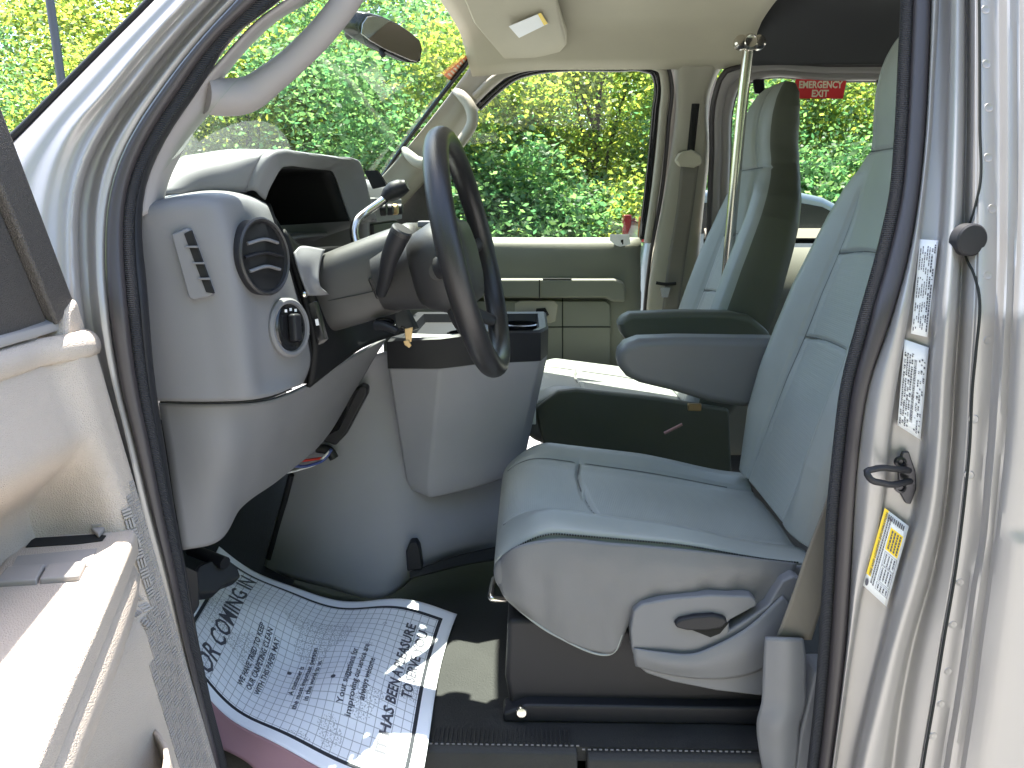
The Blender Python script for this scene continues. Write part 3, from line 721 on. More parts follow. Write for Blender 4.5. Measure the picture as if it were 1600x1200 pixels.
# armrests
def armrest(o, y0, dy, m, parent, lab, sag=0):
    w = prism('armrest', [A(x, y, y0) for x, y in o], (0, dy, 0), m, parent, bevel=.022, label=lab, seg=6)
    return w
ar = armrest([(966, 566), (968, 550), (978, 538), (1000, 530), (1060, 528), (1225, 530), (1225, 560), (1205, 610), (1170, 640), (1110, 630), (1050, 612), (1000, 600), (980, 590), (970, 578)], 1.825, .085, 'armrest_grey', ds, 'smooth grey armrest folded down on the driver seat')
ps = empty('passenger_seat', (.2, PY, .62), 'grey leather high-back seat on the far side of the cab', None, van)
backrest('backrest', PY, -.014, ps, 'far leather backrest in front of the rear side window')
cushion('cushion', PY, .05, ps, 'far leather cushion with a bright sun patch', zoff=.02)
armrest([(966, 508), (969, 498), (985, 490), (1060, 487), (1140, 488), (1175, 495), (1205, 520), (1210, 545), (1170, 548), (1060, 545), (990, 540), (972, 528)], 2.185, .075, 'leather_dark_and_shade', ps, 'dark grey armrest of the passenger seat')
prism('side_shield', [A(835, 640, 2.225), A(872, 612, 2.225), A(900, 608, 2.225), A(1030, 622, 2.225), A(1140, 640, 2.225), A(1145, 760, 2.225), A(980, 760, 2.225), A(850, 700, 2.225)], (0, .03, 0), 'leather_dark_and_shade', ps, bevel=.01, label='dark side of the passenger seat base')
prism('seat_base', [V((.05, 2.27, .62)), V((.52, 2.27, .62)), V((.52, 2.27, .87)), V((.05, 2.27, .87))], (0, .44, 0), 'black_plastic', ps, bevel=.01)
# a buckle between the seats and a pink tag
box('buckle', A(1085, 636, 2.02), (.018, .008, .010), 'brass', van, bevel=.003, label='small yellow lit buckle beside the armrest')
tube('tag', [A(1038, 677, 2.0), A(1066, 663, 2.0)], .004, 'pink', van, n=6, sides=8, label='thin pink tag between the seats')
box('bracket', A(834, 650, 2.1), (.006, .004, .024), 'white', van, bevel=.002)

# seat belt of the driver seat: webbing and grey sleeve
bw = [[A(1345, 640, 1.235), A(1312, 720, 1.222), A(1285, 800, 1.216), A(1262, 860, 1.212), A(1238, 930, 1.21), A(1212, 1000, 1.21)], [A(1378, 640, 1.24), A(1352, 720, 1.23), A(1325, 800, 1.222), A(1304, 860, 1.215), A(1290, 930, 1.212), A(1268, 1000, 1.21)]]
sbelt = empty('driver_seat_belt', A(1225, 1100, 1.21), 'woven grey belt running down into a sleeve beside the driver seat', None, van)
patch('webbing', bw, 'belt', sbelt, nu=30, nv=10, solid=.002, label='woven tan grey belt webbing')
sl = [[(1196, 994), (1252, 996)], [(1194, 1020), (1256, 1022)], [(1192, 1060), (1256, 1062)], [(1190, 1095), (1256, 1098)], [(1184, 1125), (1246, 1130)], [(1186, 1165), (1244, 1165)], [(1196, 1215), (1238, 1215)]]
patch('belt_sleeve', [[A(a[0], a[1], 1.208), A((a[0] + b[0]) / 2, (a[1] + b[1]) / 2, 1.196 - (.006 if 1100 < a[1] < 1150 else 0)), A(b[0], b[1], 1.206)] for a, b in sl], 'shell_grey', sbelt, nu=14, nv=40, solid=.006, label='grey plastic sleeve over the belt end')
prism('sill_trim', [A(1240, 1225, 1.20), A(1250, 1150, 1.20), A(1262, 1100, 1.20), A(1275, 1050, 1.20), A(1300, 1050, 1.20), A(1280, 1225, 1.20)], (0, .06, 0), 'shell_grey', van, bevel=.006)

# ------------------------------------------------------------------ dashboard
db = empty('dashboard', A(380, 500, 1.3), 'light grey moulded dashboard with round air vent and dark instrument hood', None, van)
Yc = [1.20, 1.211, 1.226, 1.264, 1.33, 1.41]
def drow(px): return [A(x, y, Yc[i]) for i, (x, y) in enumerate(px)]
end_rows = [[A(206, 324, 1.30), A(292, 306, 1.36), A(338, 301, 1.43), A(362, 303, 1.46), A(388, 308, 1.49), A(408, 316, 1.52)],
            [A(200, 330, 1.235), A(290, 312, 1.27), A(336, 308, 1.31), A(364, 309, 1.34), A(392, 315, 1.40), A(414, 323, 1.46)],
            drow([(196, 338), (288, 320), (334, 319), (364, 320), (396, 326), (418, 334)]),
            drow([(197, 364), (296, 350), (345, 348), (371, 350), (408, 354), (428, 362)]),
            drow([(200, 452), (312, 440), (364, 440), (390, 440), (430, 442), (454, 446)]),
            drow([(206, 541), (326, 535), (376, 535), (404, 535), (447, 532), (475, 525)]),
            drow([(212, 597), (335, 598), (384, 600), (410, 602), (452, 594), (480, 568)]),
            drow([(216, 624), (340, 626), (384, 624), (418, 620), (456, 606), (470, 596)])]
ep = patch('end_panel', end_rows, 'dash_grey', db, nu=60, nv=70, solid=.006, label='light grey left end of the dashboard')
pk = picker(ep)
tube('panel_gap', [pk(x, y, .0002)[0] for x, y in ((290, 334), (310, 333), (326, 338), (336, 352), (352, 410), (368, 500), (383, 600))], .0020, 'seam', db, n=60, sides=6)
tube('panel_gap', [pk(x, y, .0002)[0] for x, y in ((232, 340), (262, 336), (290, 334))], .0020, 'seam', db, n=20, sides=6)
# demister vent on the end
vn = prism('demister_bezel', [pk(x, y, .0035)[0] for x, y in ((258, 374), (262, 366), (296, 346), (318, 350), (330, 380), (358, 474), (316, 482), (296, 478), (280, 445))], (0, .02, 0), 'dash_grey', db, bevel=.006, label='side window demister outlet on the dashboard end')
prism('demister_hood', [pk(x, y, .016)[0] for x, y in ((272, 366), (294, 356), (300, 360), (336, 456), (332, 462), (305, 468), (298, 464))], (0, .02, 0), 'dash_grey', db, bevel=.006)
prism('demister_slot', [pk(x, y, .0172)[0] for x, y in ((291, 365), (301, 360), (337, 457), (326, 455))], (0, .006, 0), 'void', db, bevel=0)
for x, y in ((303, 385), (314, 410), (323, 434)):
    box('demister_rib', pk(x + 1, y, .018)[0], (.009, .003, .0016), 'dash_grey', db, bevel=.0006)
# round vent in the face
vn_ax = V((.90, -.42, .08)).normalized(); vc = pk(397, 402, 0)[0] + vn_ax * .016 + V((0, -.004, 0))
vu = V((.18, 0, 1)); 
rv = ring('air_vent', vc, vn_ax, [(.060, -.03), (.0635, .004), (.0625, .010), (.058, .011), (.055, .005), (0, .004)], 'black_plastic', db, n=48, label='round black air vent in the dashboard face', sx=.88)
ring('vent_core', vc, vn_ax, [(.046, .003), (.045, .0055), (0, .0055)], 'void', db, n=40, sx=.85)
ring('vent_rim', vc, vn_ax, [(.0625, .006), (.064, .011), (.061, .014), (.0575, .012), (.0575, .006)], 'dash_dark', db, n=48, sx=.88)
vw = vn_ax.cross(vu).normalized(); vup = vw.cross(vn_ax).normalized()
if vup.z < 0: vup = -vup
for k in (-1, 0, 1):
    c = vc + vup * (.022 * k) + vn_ax * .007; L = .042 if k == 0 else .034
    tube('vent_louvre', [c - vw * L + vup * .002, c + vup * .006 + vn_ax * .004, c + vw * L - vup * .002], .0042, 'dash_grey' if k else 'black_plastic', db, n=14, sides=8, flat=.7)
# head lamp switch
lc_ = pk(443, 512, 0)[0] + vn_ax * .011
ring('lamp_switch_bezel', lc_, vn_ax, [(.052, -.03), (.052, .004), (.048, .009), (.043, .008), (.040, .002), (0, .002)], 'dash_grey', db, n=40, sx=.92)
ring('lamp_switch_dial', lc_, vn_ax, [(.041, -.002), (.041, .0045), (.037, .007), (.02, .0075), (0, .0075)], 'gloss_black', db, n=40, sx=.92, label='round black headlamp switch')
box('lamp_switch_knob', lc_ + vn_ax * .016, (.010, .024, .008), 'black_plastic', db, bevel=.005, axes=(vw, vup, vn_ax))
quads('switch_marks', [[lc_ + vn_ax * .0085 + vup * (.027 + j * .002) + vw * (a - .003), lc_ + vn_ax * .0085 + vup * (.027 + j * .002) + vw * (a + .003), lc_ + vn_ax * .0085 + vup * (.032 + j * .002) + vw * (a + .003), lc_ + vn_ax * .0085 + vup * (.032 + j * .002) + vw * (a - .003)] for a, j in ((-.012, 0), (0, 1), (.012, 0))], 'white', db)
# dark band beside the face and dark middle section
dark_rows = [[A(414, 318, 1.47), A(428, 362, 1.418), A(454, 446, 1.418), A(475, 525, 1.418), A(482, 566, 1.418), A(470, 600, 1.418)],
             [A(423, 318, 1.48), A(437, 360, 1.43), A(463, 446, 1.428), A(484, 525, 1.428), A(490, 562, 1.43), A(478, 600, 1.435)]]
patch('dark_band', dark_rows, 'cluster_black', db, nu=40, nv=6, solid=.01)
midr = [[A(437, 360, 1.43), A(462, 385, 1.50), A(520, 385, 1.62), A(600, 385, 1.78)],
        [A(463, 446, 1.428), A(480, 446, 1.47), A(530, 450, 1.62), A(610, 450, 1.78)],
        [A(484, 525, 1.428), A(505, 520, 1.47), A(550, 510, 1.62), A(640, 495, 1.80)],
        [A(478, 604, 1.43), A(520, 572, 1.50), A(570, 542, 1.62), A(650, 515, 1.80)]]
patch('middle_panel', midr, 'cluster_black', db, nu=24, nv=24, solid=.01, label='dark middle part of the dashboard behind the column')
patch('column_surround', [[A(458, 395, 1.425), A(466, 388, 1.45), A(506, 392, 1.50)], [A(460, 404, 1.42), A(474, 402, 1.44), A(500, 406, 1.475)], [A(475, 450, 1.418), A(485, 448, 1.432), A(500, 446, 1.44)], [A(480, 462, 1.42), A(490, 462, 1.436), A(512, 458, 1.46)]], 'dash_grey', db, nu=12, nv=20, solid=.005)
prism('dimmer_switch', [A(x, y, 1.424) for x, y in ((480, 474), (490, 470), (507, 530), (496, 540))], (.008, .004, 0), 'gloss_black', db, bevel=.002, label='slim black dimmer switch with white mark')
quads('switch_marks', [[A(492, 499, 1.421), A(497, 498, 1.421), A(499, 508, 1.421), A(494, 509, 1.421)]], 'white', db)
ring('indicator', A(476, 460, 1.418), (.8, -.6, 0), [(.006, -.004), (.006, .003), (.003, .005), (0, .005)], 'chrome', db, n=14)
# instrument hood
outer = [A(384, 300, 1.44), A(390, 282, 1.445), A(402, 257, 1.455), A(412, 244, 1.465), A(424, 239, 1.49), A(455, 241, 1.58), A(490, 245, 1.69), A(525, 249, 1.79), A(550, 252, 1.865), A(558, 256, 1.885), A(562, 268, 1.895), A(570, 300, 1.905), A(582, 345, 1.92)]
inner = [A(413, 312, 1.46), A(418, 298, 1.463), A(427, 280, 1.47), A(436, 264, 1.485), A(448, 260, 1.52), A(464, 260, 1.58), A(482, 261.5, 1.65), A(500, 263, 1.72), A(511, 264.5, 1.765), A(518, 268, 1.785), A(522, 276, 1.795), A(533, 308, 1.81), A(546, 345, 1.82)]
hood_r = [outer, [o.lerp(i, .12) + V((.012, -.002, .004)) for o, i in zip(outer, inner)], [o.lerp(i, .6) + V((.006, 0, 0)) for o, i in zip(outer, inner)], inner]
patch('hood_rim', hood_r, 'dash_grey', db, nu=60, nv=16, solid=.004, label='grey rim of the instrument hood')
deep = [p + V((-.20, 0, -.012)) for p in inner]
patch('instrument_recess', [inner, deep], 'cluster_black', db, nu=60, nv=8, solid=.004, label='dark recess over the instruments')
cb_ = [A(425, 330, 1.47), A(462, 395, 1.50), A(530, 395, 1.66), A(560, 390, 1.82)]
gb = deep + [p + V((-.14, 0, -.02)) for p in reversed(cb_)]
mk('instrument_panel', gb, [tuple(range(len(gb)))], 'cluster_black', db, smooth=False, solid=.004)
patch('recess_floor', [cb_, [p + V((-.19, 0, -.02)) for p in cb_]], 'cluster_black', db, nu=12, nv=6, solid=.004)
patch('recess_side', [[inner[0], A(425, 330, 1.47), A(462, 395, 1.50)], [p + V((-.19, 0, -.02)) for p in (inner[0], A(425, 330, 1.47), A(462, 395, 1.50))]], 'cluster_black', db, nu=12, nv=6, solid=.004)
lens = [A(430, 322, 1.49), A(444, 275, 1.50), A(512, 278, 1.78), A(536, 345, 1.82), A(530, 385, 1.70), A(470, 390, 1.54)]
def bk(k, a, b, c): return outer[k] + V((a, b, c))
fore = [A(252, 304, 1.27), A(256, 292, 1.30), A(264, 272, 1.34), A(274, 257, 1.40), A(288, 247, 1.46), bk(5, -.32, .02, -.075), bk(6, -.33, .02, -.085), bk(7, -.34, .02, -.09), bk(8, -.34, .03, -.10), bk(9, -.34, .03, -.10), bk(10, -.34, .03, -.11), bk(11, -.33, .03, -.12), bk(12, -.3, .03, -.13)]
mid1 = [A(318, 302, 1.38), A(324, 288, 1.385), A(334, 270, 1.40), A(344, 250, 1.43), A(356, 238, 1.475), bk(5, -.15, .01, -.018), bk(6, -.15, .01, -.02), bk(7, -.15, .01, -.022), bk(8, -.15, .01, -.025), bk(9, -.15, .01, -.025), bk(10, -.15, .01, -.03), bk(11, -.15, .01, -.04), bk(12, -.15, .01, -.05)]
htop = patch('hood_top', [fore, mid1, outer], 'dash_grey', db, nu=50, nv=24, solid=.004, label='sunlit top of the instrument hood')
hk = picker(htop)
tube('panel_gap', [hk(x, y, .0004)[0] for x, y in ((262, 301), (300, 300), (340, 299), (352, 293), (362, 277), (374, 260), (386, 245), (396, 240))], .0022, 'seam', db, n=60, sides=6)
patch('dash_top', [[V((-.50, 1.27, 1.53)), V((-.50, 2.0, 1.53)), V((-.55, 2.88, 1.50))], [V((-.74, 1.27, 1.50)), V((-.80, 2.0, 1.52)), V((-.74, 2.88, 1.49))], [V((-1.06, 1.2, 1.41)), V((-1.06, 2.0, 1.41)), V((-1.06, 2.88, 1.41))]], 'dash_grey', db, nu=12, nv=12, solid=.006)
# centre stack beyond the column
cs = [V((-.40, 1.93, 1.30)), V((-.40, 1.93, 1.55)), V((-.43, 1.93, 1.655)), V((-.50, 1.93, 1.675)), V((-.80, 1.93, 1.62)), V((-.80, 1.93, 1.25))]
prism('centre_stack', cs, (0, .46, 0), 'dash_grey', db, bevel=.015, label='grey centre panel with knobs behind the wheel')
prism('stack_pocket', [A(569, 267, 1.925), A(588, 266, 1.925), A(604, 290, 1.925), A(582, 295, 1.925)], (.004, .006, 0), 'void', db, bevel=0)
box('radio', (-.402, 2.16, 1.50), (.012, .19, .05), 'black_plastic', db, bevel=.004)
box('control_panel', (-.392, 2.16, 1.585), (.012, .20, .030), 'dash_grey', db, bevel=.004)
for y, m in ((2.02, 'black_plastic'), (2.12, 'black_plastic'), (2.20, 'brass'), (2.28, 'black_plastic')):
    ring('knob', (-.380, y, 1.585), (1, 0, 0), [(.016, -.005), (.015, .012), (.012, .015), (0, .015)], m, db, n=20)
prism('passenger_dash', [V((-.55, 2.39, 1.25)), V((-.50, 2.39, 1.40)), V((-.54, 2.39, 1.52)), V((-.80, 2.39, 1.56)), V((-.90, 2.39, 1.2))], (0, .48, 0), 'dash_dark', db, bevel=.03, label='dark passenger side of the dashboard')
# knee panel below
kp = [[A(250, 629, 1.222), A(340, 630, 1.236), A(400, 627, 1.29), A(470, 604, 1.42), A(540, 560, 1.60), A(600, 528, 1.76)],
      [A(262, 700, 1.222), A(350, 695, 1.24), A(400, 680, 1.31), A(460, 645, 1.44), A(530, 595, 1.62), A(580, 560, 1.78)],
      [A(272, 780, 1.222), A(335, 772, 1.25), A(385, 748, 1.34), A(440, 702, 1.48), A(510, 645, 1.65), A(560, 595, 1.80)],
      [A(284, 858, 1.222), A(330, 848, 1.26), A(372, 792, 1.37), A(432, 748, 1.52), A(500, 690, 1.67), A(545, 620, 1.82)]]
patch('knee_panel', kp, 'dash_grey', db, nu=50, nv=40, solid=.006, label='grey lower knee panel under the steering column')
tube('panel_gap', [A(250, 628, 1.219), A(340, 628, 1.233), A(400, 625.5, 1.287), A(456, 608, 1.395)], .0016, 'seam', db, n=40, sides=6)
tube('panel_gap', [A(366, 634, 1.255), A(345, 680, 1.235), A(310, 748, 1.236), A(276, 817, 1.22)], .0018, 'seam', db, n=40, sides=6)
tube('knee_rib', [A(452, 636, 1.43), A(500, 606, 1.54), A(555, 568, 1.66)], [.001, .004, .001], 'dash_grey', db, n=20, sides=8)
# pedals
pd = empty('brake_pedal', A(340, 900, 1.55), 'black brake pedal above the paper mat', None, van)
tube('pedal_arm', [A(300, 860, 1.62), A(322, 868, 1.58), A(352, 880, 1.55)], .014, 'black_plastic', pd, n=16)
prism('pedal_pad', [A(300, 905, 1.50), A(312, 882, 1.53), A(345, 868, 1.57), A(372, 884, 1.57), A(378, 902, 1.56), A(352, 912, 1.54), A(340, 925, 1.52), A(312, 928, 1.50)], (-.02, .0, -.02), 'black_plastic', pd, bevel=.006)
prism('pedal_pad', [A(285, 880, 1.36), A(312, 892, 1.38), A(314, 945, 1.38), A(300, 965, 1.37), A(288, 960, 1.36)], (-.02, .01, -.02), 'black_plastic', pd, bevel=.006)

# ------------------------------------------------------------------ steering column, wheel, stalks
stc = empty('steering_column', A(600, 450, 1.5), 'grey steering column shroud with stalks and black wheel', None, van)
def rr_loop(c, ux, uy, w, h, n=36, e=.5):
    return [V(c) + V(ux) * w * math.copysign(abs(math.cos(a)) ** e, math.cos(a)) + V(uy) * h * math.copysign(abs(math.sin(a)) ** e, math.sin(a)) for a in np.linspace(0, 2 * math.pi, n + 1)[:-1]]
ca0, ca1 = A(500, 462, 1.54), A(672, 422, 1.54)
cax = (ca1 - ca0).normalized(); cup = cax.cross(V((0, 1, 0))).normalized()
if cup.z < 0: cup = -cup
loops = []
for t, w, h, up in ((-.05, .066, .055, -.01), (0, .070, .062, -.005), (.03, .073, .075, 0), (.3, .073, .078, .006), (.65, .070, .080, .014), (.9, .064, .076, .024), (.98, .060, .070, .026), (1.0, .052, .058, .026)):
    loops.append(rr_loop(ca0.lerp(ca1, t) + cup * up, (0, 1, 0), cup, w, h, 48, .55))
loftloops('column_shroud', loops, 'column_grey', stc, label='rounded grey column shroud', angle=60)
tube('shroud_seam', [A(512, 470, 1.468), A(575, 457, 1.464), A(640, 440, 1.468)], .001, 'seam', stc, n=20, sides=6)
# turn signal stalk
prism('stalk_boot', [A(x, y, 1.462) for x, y in ((574, 436), (588, 428), (616, 455), (614, 460), (588, 468))], (0, .012, 0), 'gloss_black', stc, bevel=.003)
tube('turn_stalk', [A(596, 458, 1.458), A(603, 430, 1.43), A(610, 400, 1.41), A(619, 378, 1.40), A(627, 362, 1.395)], [.0115, .013, .015, .018, .0195], 'black_plastic', stc, n=30, sides=20, label='thick black turn signal stalk')
ring('stalk_end', A(627, 362, 1.395), (A(627, 362, 1.395) - A(619, 378, 1.40)), [(.0195, -.004), (.0195, .004), (.017, .007), (0, .008)], 'dash_dark', stc, n=24)
# shift lever
tube('shift_lever', [A(556, 380, 1.60), A(553, 360, 1.61), A(557, 346, 1.62), A(572, 332, 1.64), A(592, 318, 1.65), A(608, 305, 1.66), A(614, 300, 1.66)], .0088, 'chrome', stc, n=40, sides=14, label='bent chrome shift lever on the column')
tube('shift_knob', [A(600, 311, 1.655), A(609, 303, 1.66), A(620, 296, 1.662), A(632, 291, 1.665), A(636, 289, 1.665)], [.010, .017, .020, .018, .012], 'black_plastic', stc, n=20, sides=16, label='black shift knob')
box('hazard_tab', A(672, 350, 1.52), (.022, .02, .006), 'dash_grey', stc, bevel=.003)
# tilt lever and lock
tube('tilt_lever', [A(588, 508, 1.478), A(603, 510, 1.468), A(622, 518, 1.46)], [.010, .009, .007], 'black_plastic', stc, n=14, label='short black tilt lever')
ring('tilt_boot', A(600, 507, 1.482), (0, -1, -.3), [(.022, -.006), (.021, .003), (.012, .004), (0, .004)], 'gloss_black', stc, n=24, sx=.6, up=(1, 0, 0))
# wheel
wc = A(736, 397, 1.50); 
wt, wb = A(690, 212, 1.50), A(778, 572, 1.50)
wup = (wt - wb).normalized(); wax = wup.cross(V((0, 1, 0))).normalized()
if wax.x < 0: wax = -wax
WY = (V((0, 1, 0)) * math.cos(.06) + wax * math.sin(.06)).normalized(); wax = wup.cross(WY).normalized()
if wax.x < 0: wax = -wax
wc = (wt + wb) / 2; R = (wt - wb).length / 2 - .004
sw = empty('steering_wheel', wc, 'black leather steering wheel seen almost edge on', None, van)
vs = []; NT, NS = 96, 20
for i in range(NT):
    a = 2 * math.pi * i / NT; rad = WY * math.cos(a) + wup * math.sin(a)
    tr = .021
    for k in range(NS):
        b = 2 * math.pi * k / NS
        vs.append(wc + rad * (R + tr * math.cos(b)) + wax * tr * 1.08 * math.sin(b))
fs = [(i * NS + k, i * NS + (k + 1) % NS, ((i + 1) % NT) * NS + (k + 1) % NS, ((i + 1) % NT) * NS + k) for i in range(NT) for k in range(NS)]
o = mk('rim', vs, fs, 'wheel_leather', sw, angle=None, label='black leather wheel rim'); bm_fix(o)
tube('rim_seam', [wc + (WY * math.cos(a) + wup * math.sin(a)) * (R - .0185) + wax * .004 for a in np.linspace(0, 2 * math.pi, 97)], .0013, 'seam', sw, n=97, sides=6)
hub = wc - wax * .055 - wup * .01
loops = []
for t, s in ((-.05, .7), (-.035, .86), (0, 1), (.035, .98), (.055, .85), (.062, .55)):
    loops.append(rr_loop(hub + wax * t, WY, wup, .118 * s, .088 * s, 48, .6))
loftloops('airbag_pad', loops, 'dash_dark', sw, label='dark padded wheel hub', angle=60)
ring('wheel_badge', hub - wax * .0 + V((0, -.117, 0)) + wax * .0, (0, -1, 0), [(.016, -.004), (.016, .0025), (.012, .003), (0, .002)], 'dash_dark', sw, n=24)
for a in (.05, math.pi - .05, math.pi * 1.27, math.pi * 1.73):
    rad = WY * math.cos(a) + wup * math.sin(a); sd_ = WY * -math.sin(a) + wup * math.cos(a)
    tube('spoke', [hub + rad * .08, hub + rad * .15 + wax * .02, wc + rad * (R - .01) + wax * .0], [.024, .018, .014], 'dash_dark', sw, n=14, flat=.5, up=wax)
loops = [rr_loop(hub - wax * t, WY, wup, w, w, 36, .8) for t, w in ((.04, .075), (.09, .066), (.13, .058))]
loftloops('hub_back', loops, 'dash_dark', sw, angle=60)
# key with a worn leather tag
ky = empty('ignition_key', A(636, 525, 1.44), 'key with a small tan tag hanging from the steering column', 'key')
tube('key_blade', [A(628, 512, 1.455), A(636, 516, 1.44)], .004, 'chrome', ky, n=6, sides=8)
prism('key_tag', [A(632, 514, 1.437), A(645, 511, 1.437), A(643, 534, 1.437), A(634, 537, 1.437)], (0, .003, 0), 'brass', ky, bevel=.001)
prism('key_head', [A(630, 533, 1.434), A(638, 531, 1.434), A(643, 540, 1.434), A(639, 544, 1.434), A(632, 539, 1.434)], (0, .003, 0), 'brass', ky, bevel=.001)

# ------------------------------------------------------------------ engine cover, console, trailer brake box
ec = patch('engine_cover', [[A(540, 580, 1.86), A(580, 556, 1.87), A(620, 545, 1.90), A(720, 540, 2.0), A(800, 560, 2.1)],
    [A(478, 690, 1.86), A(540, 680, 1.84), A(610, 680, 1.85), A(720, 690, 1.95), A(800, 720, 2.06)],
    [A(436, 800, 1.88), A(520, 810, 1.82), A(610, 815, 1.81), A(720, 790, 1.92), A(810, 780, 2.04)],
    [A(418, 868, 1.92), A(510, 885, 1.82), A(600, 900, 1.785), A(700, 862, 1.88), A(810, 830, 2.02)],
    [A(414, 890, 1.93), A(505, 915, 1.82), A(600, 932, 1.775), A(660, 888, 1.88), A(812, 848, 2.01)]], 'cover_grey', van, nu=50, nv=40, solid=.006, label='smooth grey engine cover between the footwells')
prism('cover_hook', [A(634, 862, 1.775), A(640, 848, 1.775), A(650, 847, 1.775), A(655, 856, 1.775), A(660, 890, 1.775), A(636, 893, 1.775)], (0, .03, 0), 'black_plastic', van, bevel=.004, label='small black clip on the engine cover')
tube('cover_gasket', [A(455, 742, 1.845), A(440, 800, 1.87), A(420, 872, 1.91)], .008, 'black_plastic', van, n=14)
patch('floor_edge', [[A(640, 895, 1.77), A(720, 868, 1.87), A(800, 850, 2.0)], [A(640, 905, 1.755), A(720, 885, 1.84), A(800, 872, 1.97)]], 'vinyl', van, nu=10, nv=6, solid=.006)
cn = empty('console_bin', A(720, 700, 1.9), 'grey floor console bin with black cup holder tray', None, van)
def zpoly(pts, z=None): return [V((x, y, z)) for x, y in pts]
topo = [A(606, 574, 1.80), A(688, 574, 1.76), A(752, 566, 1.80), A(845, 562, 1.90), A(856, 552, 1.98)]
topo += [V((topo[-1].x, 2.28, topo[-1].z)), V((topo[0].x, 2.28, topo[0].z))]
boto = [A(636, 762, 1.83), A(668, 776, 1.80), A(735, 760, 1.83), A(800, 740, 1.92), A(818, 725, 1.99)]
boto += [V((boto[-1].x, 2.26, boto[-1].z)), V((boto[0].x, 2.26, boto[0].z))]
mids = [[t.lerp(b, k) for t, b in zip(topo, boto)] for k in (0, .33, .66, .93, 1)]
mids[-1] = [p + (sum(boto, V()) / 7 - p) * .06 + V((0, 0, -.012)) for p in boto]
loftloops('bin', [m_ for m_ in mids], 'cover_grey', cn, label='tapered grey console body', angle=25, bevel=.008)
tr0 = [p + V((0, 0, -.003)) for p in topo]; tr1 = [A(604, 534, 1.80), A(688, 530, 1.765), A(752, 522, 1.805), A(845, 520, 1.905), A(857, 514, 1.985)]
tr1 += [V((tr1[-1].x, 2.285, tr1[-1].z)), V((tr1[0].x, 2.285, tr1[0].z))]
cxy = sum(tr1, V()) / 7
def ins(ps, k, dz): return [p + (cxy - p) * k * V((1, 1, 0)).length / 1.414 + V((0, 0, dz)) for p in ps]
loftloops('tray', [tr0, tr1, ins(tr1, .04, .006), ins(tr1, .14, .004), ins(tr1, .17, -.02), ins(tr1, .4, -.022)], 'black_plastic', cn, label='black tray with cup holders', angle=40)
for c in (V((-.02, 2.00, 1.262)), V((-.02, 2.14, 1.262)), V((-.16, 1.98, 1.262))):
    ring('cup_holder', c, (0, 0, 1), [(.050, -.02), (.052, .010), (.046, .012), (.043, -.03), (0, -.035)], 'gloss_black', cn, n=32, up=(1, 0, 0))
cards = [(A(700, 528, 1.87), A(738, 506, 2.02), A(740, 515, 2.0), A(708, 540, 1.85))]
prism('paper_slip', [V((-.33, 1.83, 1.272)), V((-.10, 1.84, 1.272)), V((-.08, 1.92, 1.272)), V((-.30, 1.95, 1.272))], (0, 0, .002), 'white', cn, bevel=0)
# trailer brake controller
bc = empty('brake_controller', A(540, 650, 1.8), 'black trailer brake controller box with red and blue wires', None, van)
prism('controller_box', [A(x, y, 1.795) for x, y in ((548, 609), (566, 602), (574, 606), (573, 618), (540, 680), (524, 697), (503, 690), (500, 680), (520, 640))], (0, .035, 0), 'black_plastic', bc, bevel=.006)
prism('controller_face', [A(x, y, 1.790) for x, y in ((550, 612), (562, 608), (530, 672), (510, 682), (524, 642))], (0, .004, 0), 'gloss_black', bc, bevel=.001)
tube('mount', [A(495, 700, 1.80), A(515, 705, 1.80), A(522, 716, 1.80)], .012, 'black_plastic', bc, n=12)
tube('wire', [A(440, 740, 1.66), A(470, 733, 1.74), A(495, 724, 1.78), A(516, 704, 1.785)], .003, 'wire_white', bc, n=24, sides=8)
tube('wire', [A(458, 721, 1.68), A(480, 719, 1.75), A(502, 716, 1.79)], .0035, 'wire_red', bc, n=20, sides=8)
tube('wire', [A(460, 728, 1.68), A(484, 727, 1.75), A(506, 718, 1.785), A(518, 702, 1.785)], .004, 'wire_blue', bc, n=20, sides=8)

# ------------------------------------------------------------------ passenger side
pdoor = empty('passenger_door', (.1, 2.95, .7), 'closed passenger door with olive grey trim and a wide window', None, van)
def pp(px, py, off=0): return SP(px, py, off)
def Zof(py): return SP(900, py).z
# door glass
wl_ = [(560, 372), (600, 320), (660, 262), (712, 215), (748, 170), (800, 122), (870, 102), (1012, 103), (1030, 122), (1024, 200), (1013, 290), (1002, 378)]
G = [pp(x, y, .012) for x, y in wl_]
gl = mk('door_glass', G, [tuple(range(len(G)))], 'glass', pdoor, smooth=False, label='passenger door window with green trees outside')
tube('glass_seal', [pp(x, y, -.006) for x, y in ((748, 168), (775, 142), (805, 120), (840, 110), (880, 106), (960, 106), (1008, 107), (1022, 113), (1027, 128), (1024, 170), (1015, 270), (1003, 372))], .014, 'gloss_black', pdoor, n=90, sides=10, label='black rubber channel round the far window')
tube('window_frame', [pp(x, y, -.025) for x, y in ((742, 152), (775, 122), (810, 107), (860, 101), (960, 100), (1018, 101), (1034, 108), (1039, 128), (1036, 180), (1026, 280), (1012, 378))], .015, 'beige_trim', pdoor, n=90, sides=10)
tube('door_gap', [pp(x, y, -.028) for x, y in ((790, 100), (860, 95), (960, 95), (1024, 96), (1043, 106), (1049, 128), (1045, 190), (1034, 300), (1016, 400), (1006, 500), (1004, 600))], .007, 'rubber', van, n=90, sides=10)
